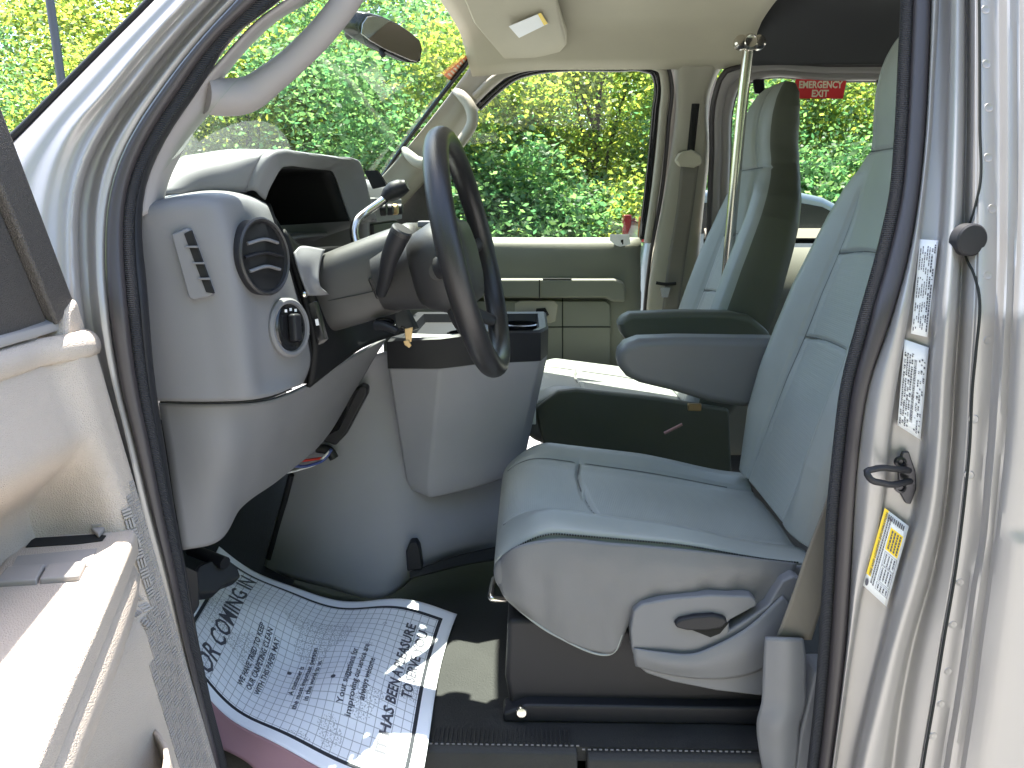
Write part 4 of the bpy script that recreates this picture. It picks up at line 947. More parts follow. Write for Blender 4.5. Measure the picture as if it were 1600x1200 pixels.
# door panel below the window
pr = [[pp(600, 372, -.012), pp(800, 374, -.012), pp(990, 374, -.012), pp(1003, 374, -.012)],
      [pp(600, 382, -.052), pp(800, 383, -.052), pp(985, 383, -.052), pp(1001, 383, -.045)],
      [pp(600, 392, -.058), pp(800, 392, -.058), pp(985, 392, -.058), pp(1000, 392, -.05)],
      [pp(600, 425, -.062), pp(800, 425, -.062), pp(985, 425, -.062), pp(1000, 425, -.055)],
      [pp(600, 600, -.066), pp(800, 600, -.066), pp(985, 600, -.066), pp(1000, 600, -.06)]]
patch('door_panel', pr, 'green_trim', pdoor, nu=20, nv=50, solid=.008, label='olive grey passenger door trim')
al = [pp(x, y, -.125) for x, y in ((700, 436), (960, 436), (975, 441), (978, 452), (978, 472), (955, 472), (948, 466), (700, 466))]
prism('armrest_ledge', al, (0, .07, 0), 'green_trim', pdoor, bevel=.012, label='grey ledge along the passenger door', seg=4)
lo = [pp(x, y, -.100) for x, y in ((700, 470), (946, 470), (954, 476), (954, 570), (700, 570))]
prism('lower_panel', lo, (0, .04, 0), 'green_trim', pdoor, bevel=.006)
tube('panel_gap', [pp(879, 466, -.102), pp(879, 512, -.102), pp(879, 560, -.102)], .0022, 'seam', pdoor, n=8, sides=6)
tube('panel_gap', [pp(700, 511, -.102), pp(880, 511, -.102), pp(954, 511, -.102)], .0022, 'seam', pdoor, n=8, sides=6)
tube('panel_gap', [pp(843, 437, -.127), pp(843, 466, -.127)], .002, 'seam', pdoor, n=4, sides=6)
prism('handle_cup', [pp(x, y, -.1025) for x, y in ((804, 474), (812, 470), (866, 470), (872, 476), (868, 502), (860, 505), (812, 505), (804, 498))], (0, .006, 0), 'beige_trim', pdoor, bevel=.004)
tube('door_handle', [pp(808, 492, -.112), pp(825, 494, -.122), pp(845, 496, -.124), pp(856, 490, -.114)], [.006, .01, .010, .006], 'black_plastic', pdoor, n=16, label='inside handle of the passenger door')
prism('handle_void', [pp(x, y, -.1065) for x, y in ((838, 482), (852, 481), (858, 492), (850, 498), (836, 494))], (0, .003, 0), 'void', pdoor, bevel=.001)
tube('pull_slot', [pp(848, 436, -.118), pp(893, 436, -.118)], .006, 'void', pdoor, n=4, sides=8, flat=.5)
for x, y0, y1 in ((972, 366, 384),):
    prism('window_tag', [pp(953, 366, -.064), pp(983, 366, -.064), pp(985, 382, -.066), pp(966, 386, -.067), pp(953, 376, -.065)], (0, .002, 0), 'white', van, bevel=0, label='white paper tag on the passenger window sill')
prism('tag_clip', [pp(970, 375, -.0665), pp(974, 374, -.0665), pp(974, 382, -.0675), pp(970, 382, -.0675)], (0, .001, 0), 'void', van, bevel=0)
# sail panel at the front of the far door
prism('sail_panel', [pp(560, 375, -.02), pp(705, 375, -.02), pp(705, 262, -.02), pp(690, 256, -.02), pp(640, 296, -.02), pp(590, 345, -.02)], (0, -.02, 0), 'sail', pdoor, bevel=.004, label='dark corner panel ahead of the far window')
# far pillar trim and grab handle
pt0 = [(745, 90), (722, 122), (690, 165), (650, 215), (610, 262), (575, 300), (540, 340)]
pt1 = [(885, 95), (810, 118), (764, 152), (728, 202), (692, 252), (650, 300), (600, 352)]
patch('far_pillar_trim', [[A(x, y, 2.775) for x, y in pt0], [A(x, y, 2.785) for x, y in mid(pt0, pt1, .25)[::6]], [A(x, y, 2.80) for x, y in mid(pt0, pt1, .7)[::6]], [A(x, y, 2.85) for x, y in pt1]], 'beige_trim', van, nu=40, nv=16, solid=.006, label='beige trim on the far windscreen pillar')
tube('far_grab_handle', [A(712, 143, 2.78), A(722, 150, 2.74), A(735, 168, 2.72), A(738, 190, 2.71), A(725, 215, 2.71), A(702, 240, 2.71), A(678, 254, 2.71), A(655, 254, 2.72), A(640, 243, 2.74), A(632, 233, 2.78)], [.012, .018, .02, .019, .018, .018, .019, .02, .018, .012], 'beige_trim', van, n=60, sides=14, label='beige grab handle on the far pillar')
# far belt pillar
bl = [(1048, 78), (1056, 140), (1046, 250), (1030, 340), (1012, 440), (1006, 520), (1004, 640)]
br = [(1140, 84), (1114, 132), (1108, 250), (1100, 320), (1090, 420), (1080, 520), (1076, 640)]
bpt = patch('far_belt_pillar', [[pp(x, y, -.01) for x, y in bl], [pp(x, y, -.045) for x, y in mid(bl, br, .12)[::5]], [pp(x, y, -.05) for x, y in mid(bl, br, .5)[::5]], [pp(x, y, -.045) for x, y in mid(bl, br, .88)[::5]], [pp(x, y, -.01) for x, y in br]], 'beige_trim', van, nu=40, nv=20, solid=.006, label='beige belt pillar beyond the passenger seat')
prism('pillar_header', [pp(1038, 82, -.05), pp(1142, 84, -.05), pp(1140, 98, -.05), pp(1112, 102, -.05), pp(1052, 102, -.05)], (0, .03, 0), 'beige_trim', van, bevel=.006)
tube('belt_slot', [pp(1087, 162, -.053), pp(1083, 200, -.053), pp(1079, 240, -.053)], .013, 'void', bpt, n=12, flat=.4, up=(0, 1, 0))
pb = empty('passenger_seat_belt', pp(1070, 420, -.06), 'tan belt hanging from the far pillar', None, van)
prism('belt_anchor', [pp(x, y, -.085) for x, y in ((1055, 250), (1062, 238), (1082, 233), (1096, 243), (1098, 256), (1085, 262), (1062, 260))], (0, .03, 0), 'beige', pb, bevel=.008)
patch('webbing', [[pp(1064, 258, -.075), pp(1058, 320, -.078), pp(1045, 400, -.085), pp(1034, 490, -.09)], [pp(1092, 258, -.075), pp(1084, 320, -.078), pp(1072, 400, -.085), pp(1060, 490, -.09)]], 'belt', pb, nu=16, nv=6, solid=.002, label='tan belt webbing on the far pillar')
tube('belt_stop', [pp(1025, 442, -.095), pp(1040, 444, -.10), pp(1056, 443, -.095)], .006, 'void', pb, n=10)
prism('belt_tongue', [pp(x, y, -.096) for x, y in ((1031, 449), (1048, 449), (1044, 465), (1034, 465))], (0, .003, 0), 'chrome', pb, bevel=.001)
# rear side window
rg = [(1124, 128), (1160, 112), (1440, 112), (1440, 372), (1105, 372)]
rw = empty('rear_side_window', pp(1250, 250), 'rear side window with red emergency exit sign', None, van)
mk('pane', [pp(x, y, .0) for x, y in ((1130, 118), (1900, 118), (1900, 372), (1120, 372))], [(0, 1, 2, 3)], 'glass', rw, smooth=False)
fr_o = [(1106, 420), (1112, 250), (1120, 140), (1130, 115), (1160, 103), (1300, 101), (1500, 101), (1900, 101)]
fr_i = [(1138, 420), (1140, 250), (1146, 160), (1153, 138), (1172, 128), (1300, 126), (1500, 126), (1900, 126)]
patch('window_frame', [[pp(x, y, -.05) for x, y in fr_o], [pp(x, y, -.055) for x, y in mid(fr_o, fr_i, .4)], [pp(x, y, -.04) for x, y in mid(fr_o, fr_i, .55)], [pp(x, y, -.045) for x, y in mid(fr_o, fr_i, .8)], [pp(x, y, -.01) for x, y in fr_i]], 'pillar_trim', rw, nu=60, nv=20, solid=.004, label='grey pressed frame of the rear side window')
tube('frame_seal', [pp(x, y, -.05) for x, y in fr_o], .010, 'rubber', rw, n=70, sides=10)
tube('pane_seal', [pp(x, y, -.012) for x, y in fr_i], .007, 'gloss_black', rw, n=70, sides=10)
prism('window_sill', [pp(1100, 358, -.02), pp(1900, 358, -.02), pp(1900, 374, -.06), pp(1100, 374, -.06)], (0, -.002, .004), 'beige_trim', rw, bevel=.002)
tube('sill_seal', [pp(1100, 376, -.05), pp(1500, 376, -.05), pp(1900, 376, -.05)], .010, 'void', rw, n=8)
for x in (1184, 1376):
    prism('window_latch', [pp(x - 9, 124, -.03), pp(x + 9, 124, -.03), pp(x + 10, 140, -.03), pp(x + 4, 148, -.03), pp(x - 6, 147, -.03)], (0, -.012, 0), 'gloss_black', rw, bevel=.004)
es = mk('exit_sign', [pp(1243, 124, -.03), pp(1323, 124, -.03), pp(1317, 154, -.03), pp(1240, 154, -.03)], [(0, 1, 2, 3)], 'red', rw, smooth=False, solid=.001, label='red sign reading EMERGENCY EXIT')
e0, e1, e2 = pp(1243, 154, -.0325), pp(1317, 154, -.0325), pp(1245, 124, -.0325)
for body, fy, wfrac in (('EMERGENCY', .56, .92), ('EXIT', .10, .36)):
    tv, tf = text_mesh(body, 1, 'LEFT', .035); L = max(p.x for p in tv)
    mk('lettering', [e0 + (e1 - e0) * (.5 - wfrac / 2 + p.x / L * wfrac + .01) + (e2 - e0) * (fy + p.y * .50) for p in tv], tf, 'cream_ink', es, smooth=False)['kind'] = 'stuff'
# chrome pole
gp = empty('grab_pole', A(1140, 420, 2.45), 'chrome grab pole beside the passenger seat', None, van)
tube('pole_shaft', [A(1171, 62, 2.42), A(1160, 160, 2.43), A(1148, 290, 2.44), A(1134, 450, 2.45), A(1120, 620, 2.46)], .0165, 'chrome', gp, n=20, sides=20)
for dx_ in (-14, 0, 14):
    c = A(1172 + dx_, 66, 2.40)
    ring('pole_clamp', c, (0, -1, .1), [(.014, -.02), (.022, -.012), (.023, .006), (.017, .014), (.009, .011), (0, .011)] if dx_ == 0 else [(.010, -.02), (.020, -.012), (.020, .004), (.014, .010), (0, .012)], 'chrome', gp, n=24)
# sun visor on the headliner
vz = [A(705, -60, 2.08), A(862, -60, 2.08), A(872, 0, 2.28), A(886, 45, 2.55), A(886, 62, 2.63), A(876, 74, 2.68), A(838, 84, 2.71), A(802, 91, 2.725), A(788, 86, 2.71), A(740, 28, 2.40)]
vsr = prism('sun_visor', vz, (0, -.004, -.016), 'beige', van, bevel=.007, label='beige folded sun visor with white label')
vlab = [A(795, 41, 2.50), A(838, 23, 2.44), A(855, 38, 2.50), A(812, 60, 2.56)]
nv_ = (vlab[1] - vlab[0]).cross(vlab[3] - vlab[0]).normalized()
if nv_.z > 0: nv_ = -nv_
vc0 = sum(vz, V()) / len(vz)
def on_visor(px, py, lift):                          # intersect the sight line with the visor's underside
    pn = (vz[2] - vz[8]).cross(vz[5] - vz[8]).normalized()
    if pn.z > 0: pn = -pn
    d = ray(px, py); o_ = V((0, 0, H)); q0 = vz[5] + V((0, -.004, -.016)) + pn * lift
    return o_ + d * ((q0 - o_).dot(pn) / d.dot(pn))
vl = mk('visor_label', [on_visor(x, y, .004) for x, y in ((795, 41), (845, 20), (856, 37), (811, 59))], [(0, 1, 2, 3)], 'label_white', vsr, smooth=False, solid=.0006)
mk('visor_label_band', [on_visor(x, y, .006) for x, y in ((840, 22), (845, 20), (856, 37), (850, 40))], [(0, 1, 2, 3)], 'yellow', vsr, smooth=False)
box('visor_clip', A(744, 13, 2.34), (.010, .006, .004), 'void', van, bevel=.001)
# rear-view mirror
mr_ = empty('interior_mirror', A(610, 60, 2.02), 'dark framed interior mirror hanging from the windscreen', None, van)
mp = [(560, 52), (562, 34), (570, 22), (580, 20), (600, 25), (625, 36), (648, 52), (661, 64), (663, 78), (661, 95), (656, 102), (645, 99), (600, 79), (575, 64)]
def myY(x): return 2.00 + (x - 610) * .0006
prism('mirror_shell', [A(x, y, myY(x)) for x, y in mp], (-.05, .012, .01), 'gloss_black', mr_, bevel=.012)
cxm, cym = 613, 60
prism('mirror_glass', [A(cxm + (x - cxm) * .90, cym + (y - cym) * .88, myY(x) - .004) for x, y in mp], (-.003, .001, 0), 'mirror', mr_, bevel=.001)
tube('mirror_stem', [A(575, 45, 2.02), A(555, 48, 2.03), A(545, 55, 2.05)], [.010, .008, .012], 'black_plastic', mr_, n=12)
tube('mirror_lever', [A(595, 80, 2.0), A(599, 87, 1.995)], .007, 'black_plastic', mr_, n=5)

# ------------------------------------------------------------------ the open driver's door
TH = math.radians(89); HD = V((-.690, 1.085, 0)); dd = V((math.cos(TH), -math.sin(TH), 0)); dn = V((math.sin(TH), math.cos(TH), 0))
def D(s, m, z): return HD + dd * s + dn * m + V((0, 0, z))
dr = empty('driver_door', D(0, 0, .5), 'open driver door with sunlit tan trim, armrest and switches', None, van)
def pm(z): return .022 + (.27 * (1.46 - z) if z > 1.16 else .081 + .16 * (1.16 - z))     # the trim leans in towards its foot
def pe(z): return .055 + .16 * (1.46 - z)                     # hinge side edge of the trim
def cup(s, z): return .12 * smooth(.04, .075, s) * smooth(1.29, 1.16, z) * smooth(1.00, 1.08, z)
def dm(s, z):
    t = smooth(.045, .085, s); return pe(z) * (1 - t) + (pm(z) - cup(s, z)) * t
rows = []
for z in np.linspace(1.405, .45, 40):
    rows.append([D(-.012, pe(z) - .06, z), D(-.006, pe(z) - .010, z), D(.006, pe(z), z)] + [D(s_, dm(s_, z), z) for s_ in (.03, .045, .055, .065, .075, .085, .10, .14, .18, .3, .6, 1.0)])
patch('door_trim', rows, 'door_trim', dr, nu=110, nv=90, solid=.01, label='tan grained inner trim of the open door')
roll = []
for a in np.linspace(-.9, 2.2, 10):
    roll.append([D(s, dm(s, 1.40) - .012 + .020 * math.sin(a), 1.402 + .022 * math.cos(a)) for s in (.004, .03, .06, .09, .12, .3, .6, 1.0)])
patch('belt_roll', roll, 'door_trim', dr, nu=40, nv=20, solid=.006, label='rounded tan roll along the door belt line')
prism('window_ledge', [D(0, -.03, 1.42), D(1.0, -.03, 1.42), D(1.0, .035, 1.415), D(.02, .035, 1.425), D(0, .03, 1.44)], (0, 0, .012), 'door_smooth', dr, bevel=.005)
prism('corner_cap', [D(-.012, .050, 1.40), D(.05, .050, 1.41), D(.028, .046, 1.455), D(.002, .046, 1.47)], dn * -.045, 'door_trim', dr, bevel=.007)
prism('window_frame', [D(-.002, .040, 1.462), D(.046, .040, 1.435), D(.225, .040, 1.86), D(.175, .040, 1.90)], dn * -.045, 'sail', dr, bevel=.006, label='brown black slanted frame at the top of the open door')
prism('sail_panel', [D(.045, .028, 1.43), D(.150, .028, 1.425), D(.200, .028, 1.70), D(.185, .028, 1.76)], dn * -.03, 'sail', dr, bevel=.004, label='dark grained corner panel of the open door')
prism('door_shell', [D(-.03, -.06, .42), D(1.05, -.06, .42), D(1.05, -.06, 1.42), D(-.02, -.06, 1.42)], dn * -.11, 'paint', dr, bevel=.02, label='silver outer shell of the open door')
# armrest and switches
ZA = 1.135
plate = [(36, 822), (52, 815), (120, 812), (186, 810), (203, 815), (213, 830), (190, 886), (150, 980), (112, 1064), (40, 1235), (-260, 1235), (-90, 1010), (0, 880)]
arm = prism('door_armrest', [AZ(x, y, ZA) for x, y in plate], (0, 0, -.040), 'door_trim', dr, bevel=.009, label='sunlit flat topped armrest of the open door', seg=4)
low = [(44, 835), (120, 826), (190, 824), (206, 842), (184, 900), (145, 990), (106, 1075), (36, 1240), (-260, 1240), (-90, 1020), (0, 890)]
lp0 = [AZ(x, y, ZA) + V((-.004, 0, -.036)) for x, y in low]; lc0 = sum(lp0, V()) / len(lp0)
def shr(k, dz): return [V((p.x - max(0, p.x - (HD.x + .02)) * k, p.y - .02 * k, p.z + dz)) for p in lp0]
loftloops('armrest_body', [lp0, [p + V((.010, 0, -.02)) for p in lp0], shr(-.02, -.06), shr(.12, -.11), shr(.45, -.17), shr(.9, -.24)], 'door_trim', dr, angle=50, label='grained underside of the door armrest')
def AP(px, py, h=0): p = AZ(px, py, ZA); p.z += h; return p
prism('handle_pocket', [AP(x, y, .0004) for x, y in ((40, 856), (52, 842), (150, 836), (166, 838), (160, 846), (120, 851))], (0, 0, .001), 'void', dr, bevel=0)
prism('door_release', [AP(x, y, .002) for x, y in ((56, 838), (64, 824), (100, 820), (148, 818), (152, 822), (142, 833), (100, 834))], (0, 0, .010), 'door_smooth', dr, bevel=.003, label='inside release lever of the open door')
prism('release_end', [AP(x, y, .002) for x, y in ((143, 833), (153, 821), (165, 832), (155, 844))], (0, 0, .007), 'door_smooth', dr, bevel=.002)
prism('switch_recess', [AP(x, y, .0004) for x, y in ((28, 870), (152, 858), (138, 886), (14, 895))], (0, 0, .001), 'door_smooth', dr, bevel=0)
for q_ in (((12, 893), (72, 889), (58, 914), (-8, 918)), ((76, 889), (136, 884), (124, 908), (62, 913))):
    prism('window_switch', [AP(x, y, -.002) for x, y in q_], (0, 0, .010), 'door_smooth', dr, bevel=.003, label='pale window switch on the armrest')
# woven speaker grille low on the trim
gv = []
for i in range(7):
    for j in range(32):
        z = 1.19 - j * .0158; s_ = .016 + i * .0158
        if s_ > .075 + .0009 * j * 1.4 or (j < 4 and i > j): continue
        c = D(s_, dm(s_, z) + .0006, z); tz = (D(s_, dm(s_, z + .01), z + .01) - D(s_, dm(s_, z), z)).normalized(); ts = (D(s_ + .004, dm(s_ + .004, z), z) - D(s_, dm(s_, z), z)).normalized(); nn_ = tz.cross(ts).normalized()
        for k in (-1, 0, 1):
            if (i + j) % 2: gv.append((c + ts * (k * .0050), ts * .0015, nn_ * .0012, tz * .0070))
            else: gv.append((c + tz * (k * .0050), ts * .0070, nn_ * .0012, tz * .0015))
go = boxes('speaker_weave', gv, 'door_smooth', dr, label='basket weave speaker grille low in the open door'); go['kind'] = 'stuff'
patch('door_pocket', [[D(s, pm(z) + d_, z) for s, d_ in ((.13, .0), (.16, .03), (.22, .055), (.4, .07), (.8, .07))] for z in (.86, .82, .70, .55, .46)], 'door_trim', dr, nu=30, nv=30, solid=.006, label='moulded pocket at the foot of the open door')

# ------------------------------------------------------------------ paper floor mat
cTR, cBR, cBL, cTL = A(340, 856, 1.76), AZ(716, 962, .632), AZ(632, 1285, .629), A(255, 1008, 1.37)
def page(u, v, h=0):
    p = cTL.lerp(cTR, u).lerp(cBL.lerp(cBR, u), v)
    f = lambda a, b, c_: math.exp(-((u - a) ** 2 + (v - b) ** 2) / c_)
    p.z = max(p.z, 0) + .020 * f(.35, .72, .02) + .016 * f(.7, .35, .03) - .012 * f(.5, .5, .02) + .007 * math.sin(9 * u + 5 * v) * v + .006 * math.sin(14 * v - 4 * u + 1) + h
    # sag of the sheet where toe board meets floor
    p.z -= .09 * math.sin(math.pi * min(1, v * 1.05)) * (1 - v) * .9
    p.x += .012 * math.sin(5 * u + 1) * v; p.y += .010 * math.sin(7 * v + 2)
    p.z = max(p.z, .6235 + h)
    return p
NU, NV = 60, 70
pts = [page(i / NU, j / NV) for j in range(NV + 1) for i in range(NU + 1)]
pm_ = bpy.data.meshes.new('paper_floor_mat'); pm_.from_pydata([tuple(p) for p in pts], [], gridfaces(NV + 1, NU + 1))
uvl = pm_.uv_layers.new(name='UVMap')
for poly in pm_.polygons:
    for li, vi in zip(poly.loop_indices, poly.vertices): uvl.data[li].uv = ((vi % (NU + 1)) / NU, 1 - (vi // (NU + 1)) / NV)
pm_.polygons.foreach_set('use_smooth', [True] * len(pm_.polygons))
mtp = mat('mat_print', (.72, .74, .83), .8); nt = mtp.node_tree; N_ = nt.nodes; Lk = nt.links
uvn = N_.new('ShaderNodeUVMap'); sep = N_.new('ShaderNodeSeparateXYZ'); Lk.new(uvn.outputs[0], sep.inputs[0])
def mth(op, a, b=None):
    n = N_.new('ShaderNodeMath'); n.operation = op
    for k, x in enumerate((a, b)):
        if x is None: continue
        if isinstance(x, (int, float)): n.inputs[k].default_value = x
        else: Lk.new(x, n.inputs[k])
    return n.outputs[0]
U_, V_ = sep.outputs[0], sep.outputs[1]
ex = mth('MINIMUM', mth('MULTIPLY', mth('MINIMUM', U_, mth('SUBTRACT', 1, U_)), .52), mth('MULTIPLY', mth('MINIMUM', V_, mth('SUBTRACT', 1, V_)), .62))   # metres from the sheet edge
border = mth('MULTIPLY', mth('GREATER_THAN', ex, .028), mth('LESS_THAN', ex, .0365))
gl1 = mth('LESS_THAN', mth('FRACT', mth('MULTIPLY', U_, 26)), .085); gl2 = mth('LESS_THAN', mth('FRACT', mth('MULTIPLY', V_, 32)), .085)
grid = mth('MULTIPLY', mth('MULTIPLY', mth('MAXIMUM', gl1, gl2), mth('GREATER_THAN', ex, .0365)), .55)
nz1 = N_.new('ShaderNodeTexNoise'); nz1.inputs['Scale'].default_value = 160; Lk.new(uvn.outputs[0], nz1.inputs['Vector'])
nz2 = N_.new('ShaderNodeTexNoise'); nz2.inputs['Scale'].default_value = 3.2; Lk.new(uvn.outputs[0], nz2.inputs['Vector'])
smud = mth('MULTIPLY', mth('MULTIPLY', mth('GREATER_THAN', nz1.outputs[0], .55), mth('GREATER_THAN', nz2.outputs[0], .54)), mth('MULTIPLY', mth('GREATER_THAN', ex, .04), .5))
ink = mth('MAXIMUM', mth('MAXIMUM', border, grid), smud)
mxp = N_.new('ShaderNodeMix'); mxp.data_type = 'RGBA'; mxp.inputs[6].default_value = (.84, .85, .88, 1); mxp.inputs[7].default_value = (.02, .022, .03, 1)
Lk.new(ink, mxp.inputs[0]); Lk.new(mxp.outputs[2], N_['Principled BSDF'].inputs['Base Color'])
pm_.materials.append(mtp)
pmo = bpy.data.objects.new('paper_floor_mat', pm_); col.objects.link(pmo)
sm_ = pmo.modifiers.new('solid', 'SOLIDIFY'); sm_.thickness = .0008; sm_.offset = -1
tag(pmo, 'white printed paper floor mat with grid and black border lying in the footwell', 'floor mat')
pw, ph = .52, .62
def pg(x, y): return page(min(max(x / pw, 0), 1), min(max(1 - y / ph, 0), 1), .0016)
texts('lettering', [('FOR COMING IN', .060, .47, .505, 'RIGHT', .001), ('WE HAVE TRIED TO KEEP', .0185, .10, .435, 'LEFT', .0005), ('OUR CARPETING CLEAN', .0185, .105, .413, 'LEFT', .0005), ('WITH THIS PAPER MAT', .0185, .105, .391, 'LEFT', .0005),
    ('A customer is', .019, .14, .315, 'LEFT', .0004), ('the most important person', .019, .10, .295, 'LEFT', .0004), ('in the world to us.', .019, .13, .275, 'LEFT', .0004),
    ('Your suggestions for', .021, .14, .195, 'LEFT', .0004), ('improving our service are', .021, .12, .172, 'LEFT', .0004), ('always welcome', .021, .16, .149, 'LEFT', .0004),
    ('IT HAS BEEN A PLEASURE', .033, .075, .082, 'LEFT', .0009), ('TO SERVE YOU', .033, .215, .050, 'LEFT', .0009)], pg, 'label_print', pmo)
for x, y in ((.215, .345), (.205, .232)):
    mk('print_dot', [pg(x + .006 * math.cos(a), y + .006 * math.sin(a)) for a in np.linspace(0, 2 * math.pi, 13)[:-1]], [tuple(range(12))], 'label_print', pmo, smooth=False)
fold0 = [page(0, v) for v in np.linspace(0, .97, 30)]
fl = [[p for p in fold0], [p + V((.006, -.018, -.012)) for p in fold0], [p + V((.004 + .01 * math.sin(i * .7), -.040 - .012 * math.sin(i / 29 * math.pi), -.035)) for i, p in enumerate(fold0)]]
for r in fl:
    for p in r: p.z = max(p.z, .6232)
patch('folded_edge', fl, 'pink', pmo, nu=40, nv=10, solid=.0008, label='pinkish brown folded edge of the paper mat')

# ------------------------------------------------------------------ trees, shrubs, parked car, lamp post
def leaf_mesh(name, seed, n, rx, ry, rz, size, m, clumps=70, low=0.0):
    g = np.random.default_rng(seed)
    cd_ = g.normal(size=(clumps, 3)); cd_ /= np.linalg.norm(cd_, axis=1)[:, None]
    cr_ = g.uniform(.25, 1.0, clumps) ** .6
    cc_ = cd_ * cr_[:, None] * np.array([rx, ry, rz])
    which = g.integers(0, clumps, n); spread = g.uniform(.18, .42, clumps)[which]
    c = cc_[which] + g.normal(size=(n, 3)) * spread[:, None] * np.array([1, 1, .7]) * (rx / 2.0)
    a = g.normal(size=(n, 3)); a /= np.linalg.norm(a, axis=1)[:, None]; a[:, 2] *= .5
    b = g.normal(size=(n, 3)); b = np.cross(a, b); b /= np.linalg.norm(b, axis=1)[:, None]
    a /= np.linalg.norm(a, axis=1)[:, None]
    s = g.uniform(.6, 1.25, n)[:, None] * size
    v = np.stack([c - a * s, c + b * s * .55, c + a * s, c - b * s * .55], 1).reshape(-1, 3)
    me = bpy.data.meshes.new(name); me.vertices.add(n * 4); me.vertices.foreach_set('co', v.ravel())
    me.loops.add(n * 4); me.loops.foreach_set('vertex_index', np.arange(n * 4, dtype=np.int32))
    me.polygons.add(n); me.polygons.foreach_set('loop_start', np.arange(0, n * 4, 4, dtype=np.int32)); me.polygons.foreach_set('loop_total', np.full(n, 4, dtype=np.int32))
    me.materials.append(M[m]); me.update(calc_edges=True); me.validate(); return me, cc_
def trunk_mesh(name, seed, h, r, cc_, cz):
    g = random.Random(seed); vs, fs = [], []
    def add(path, r0, r1, sides=8):
        path = cr(path, 10); frm = frames(path); k0 = len(vs)
        for i, (p, (t, a, b)) in enumerate(zip(path, frm)):
            q = r0 + (r1 - r0) * i / 9
            for s in range(sides):
                w = 2 * math.pi * s / sides; vs.append(p + a * math.cos(w) * q + b * math.sin(w) * q)
        for f in gridfaces(10, sides, True): fs.append(tuple(i + k0 for i in f))
    top = V((g.uniform(-.3, .3), g.uniform(-.3, .3), h))
    add([V((0, 0, -.1)), V((g.uniform(-.15, .15), g.uniform(-.15, .15), h * .5)), top], r, r * .3)
    for k in range(9):
        c = V(cc_[g.randrange(len(cc_))]) + V((0, 0, cz)); z0 = g.uniform(.25, .85) * h
        st_ = V((0, 0, z0)).lerp(top, z0 / h * .6); st_.z = z0
        add([st_, st_.lerp(c, .5) + V((0, 0, .15)), c], r * .4, r * .1, 6)
    me = bpy.data.meshes.new(name); me.from_pydata([tuple(v) for v in vs], [], fs); me.materials.append(M['bark'])
    me.polygons.foreach_set('use_smooth', [True] * len(fs)); return me
kinds = []
for k, (n, rx, rz, sz, m, cz, h, r) in enumerate(((40000, 2.2, 1.9, .044, 'leaf', 2.6, 3.6, .10), (40000, 1.9, 2.2, .041, 'leaf', 2.8, 4.0, .09), (40000, 2.4, 1.8, .043, 'leaf_dark', 2.4, 3.4, .11))):
    me, cc_ = leaf_mesh('crown', 10 + k, n, rx, rx * .8, rz, sz, m); kinds.append((me, trunk_mesh('trunk', 20 + k, h, r, cc_, cz), cz))
def place(name, x, y, k, sc, rot, label_, grp, cat, kinds_):
    me, tm, cz = kinds_[k]
    e = empty(name, (x, y, 0), label_, cat, None, grp); e.rotation_euler = (0, 0, rot); e.scale = (sc,) * 3
    for nm, d, z in (('trunk', tm, 0), ('crown', me, cz)):
        if d is None: continue
        o = bpy.data.objects.new(nm, d); col.objects.link(o); o.parent = e; o.location = (0, 0, z)
g = random.Random(7)
TL = 'tall leafy green tree in the dense row seen beyond the van windows'
for i in range(13):
    place('leafy_tree', -13 + i * 2.05 + g.uniform(-.4, .4), 12.6 + g.uniform(-.5, .9), i % 3, g.uniform(.9, 1.15), g.uniform(0, 6), TL, 'trees beyond the van', 'tree', kinds)
TL2 = 'tall leafy tree standing behind the front row of trees'
for i in range(9):
    place('leafy_tree', -15 + i * 3.6 + g.uniform(-.6, .6), 17.0 + g.uniform(-.8, 1.2), (i + 1) % 3, g.uniform(1.35, 1.6), g.uniform(0, 6), TL2, 'second row of trees', 'tree', kinds)
for i in range(9):  # unseen row added behind the camera to cut sky light on the door side
    place('leafy_tree', -12 + i * 3.2 + g.uniform(-.5, .5), -9.5 + g.uniform(-.8, .8), (i + 2) % 3, g.uniform(1.5, 1.8), g.uniform(0, 6), 'unseen leafy tree added behind the camera to shade the near side of the van', 'added trees behind the camera', 'tree', kinds)
sk_ = []
for k, (n, rx, rz, sz, m) in enumerate(((16000, 1.25, .95, .040, 'leaf_dark'), (16000, 1.1, 1.1, .038, 'leaf'))):
    me, cc_ = leaf_mesh('foliage', 40 + k, n, rx, rx * .8, rz, sz, m, clumps=45); sk_.append((me, trunk_mesh('stem', 50 + k, 1.4, .04, cc_, .95), .95))
def place_s(x, y, k, sc, rot):
    me, tm, cz = sk_[k]
    e = empty('shrub', (x, y, 0), 'dense green shrub in the hedge under the trees', 'shrub', None, 'hedge shrubs beyond the van'); e.rotation_euler = (0, 0, rot); e.scale = (sc,) * 3
    for nm, d, z in (('stem', tm, 0), ('foliage', me, cz)):
        o = bpy.data.objects.new(nm, d); col.objects.link(o); o.parent = e; o.location = (0, 0, z)
for i in range(17):
    place_s(-11 + i * 1.2 + g.uniform(-.2, .2), 10.9 + g.uniform(-.2, .4), i % 2 if g.random() < .5 else 0, g.uniform(1.0, 1.35), g.uniform(0, 6))
lp_ = empty('lamp_post', (-5.05, 8.8, 0), 'dark grey lamp post rising past the open door', 'lamp post')
tube('post_shaft', [(-5.05, 8.8, 0), (-5.10, 8.8, 3.0), (-5.16, 8.8, 6.5)], [.05, .045, .04], 'pole_grey', lp_, n=12, sides=12)
box('post_base', (-5.05, 8.8, .08), (.16, .16, .08), 'pole_grey', lp_, bevel=.02); box('lamp_head', (-4.9, 8.8, 6.52), (.35, .14, .05), 'pole_grey', lp_, bevel=.03)
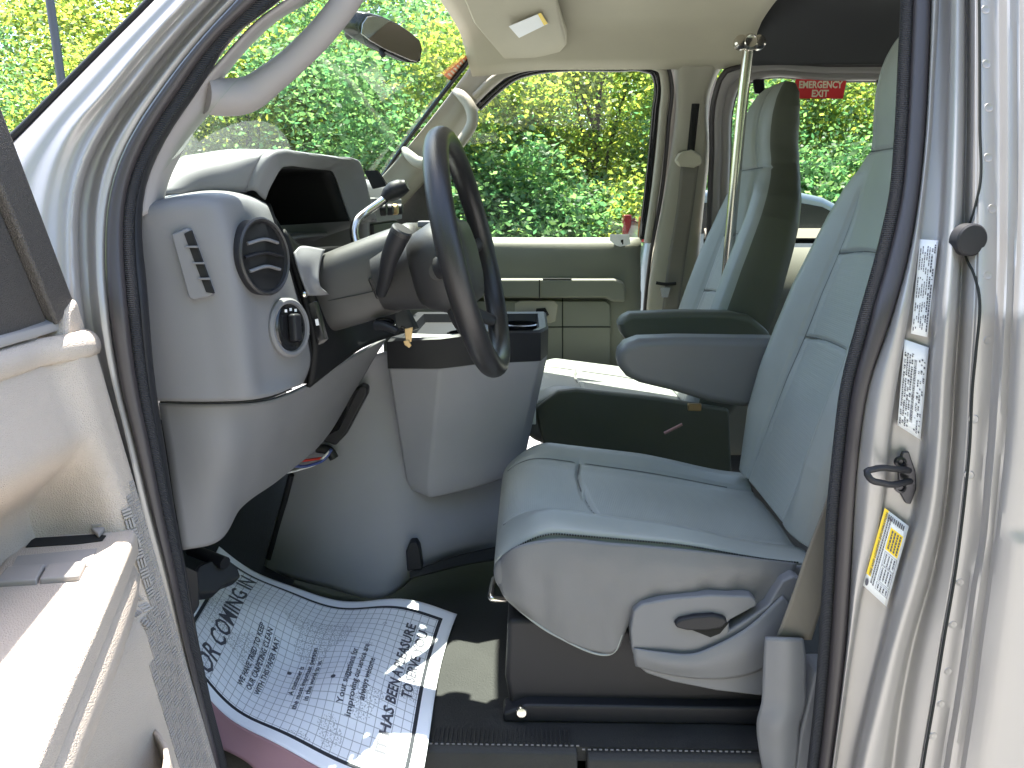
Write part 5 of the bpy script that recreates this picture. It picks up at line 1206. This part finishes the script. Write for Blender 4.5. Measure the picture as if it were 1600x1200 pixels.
# parked car
CX, CYc = 1.18, 9.0
pc = empty('parked_car', (CX + 2.2, CYc, 0), 'blue grey parked hatchback with red tail light outside the far windows', 'car')
prof = [(0, .45), (.0, .95), (.03, 1.20), (.10, 1.42), (.30, 1.70), (.5, 1.74), (1.50, 1.74), (1.85, 1.67), (2.75, 1.24), (4.1, 1.10), (4.35, .98), (4.42, .55), (4.3, .35), (.1, .35)]
prism('body', [V((CX + x, CYc - .82, z)) for x, z in prof], (0, 1.64, 0), 'car_paint', pc, bevel=.07, seg=4)
prism('window', [V((CX + x, CYc - .825, z)) for x, z in ((.44, 1.30), (.62, 1.61), (1.5, 1.63), (1.84, 1.57), (2.45, 1.28))], (0, -.006, 0), 'gloss_black', pc, bevel=.002)
prism('rear_window', [V((CX + .10, CYc - .60, 1.38)), V((CX + .10, CYc + .60, 1.38)), V((CX + .26, CYc + .55, 1.62)), V((CX + .26, CYc - .55, 1.62))], (-.03, 0, .02), 'gloss_black', pc, bevel=.004)
prism('windscreen', [V((CX + 1.95, CYc - .60, 1.63)), V((CX + 1.95, CYc + .60, 1.63)), V((CX + 2.66, CYc + .68, 1.29)), V((CX + 2.66, CYc - .68, 1.29))], (.012, 0, .02), 'gloss_black', pc, bevel=.004)
for yy in (CYc - .80, CYc + .66): box('tail_light', (CX + .035, yy + .07, 1.34), (.05, .09, .13), 'lamp_red', pc, bevel=.015)
box('bumper', (CX + .0, CYc, .6), (.08, .80, .12), 'black_plastic', pc, bevel=.04); box('number_plate', (CX - .01, CYc - .0, .95), (.012, .26, .06), 'white', pc, bevel=.004)
for x in (.85, 3.5):
    for yy in (CYc - .76, CYc + .76):
        w = ring('wheel', (CX + x, yy, .34), (0, 1, 0), [(.2, -.1), (.32, -.11), (.34, -.09), (.34, .09), (.32, .11), (.2, .1)], 'tyre', pc, n=32)
        ring('rim', (CX + x, yy, .34), (0, 1, 0), [(.05, -.1), (.19, -.08), (.2, -.1), (.2, .1), (.19, .08), (.05, .1)], 'chrome', w, n=24)
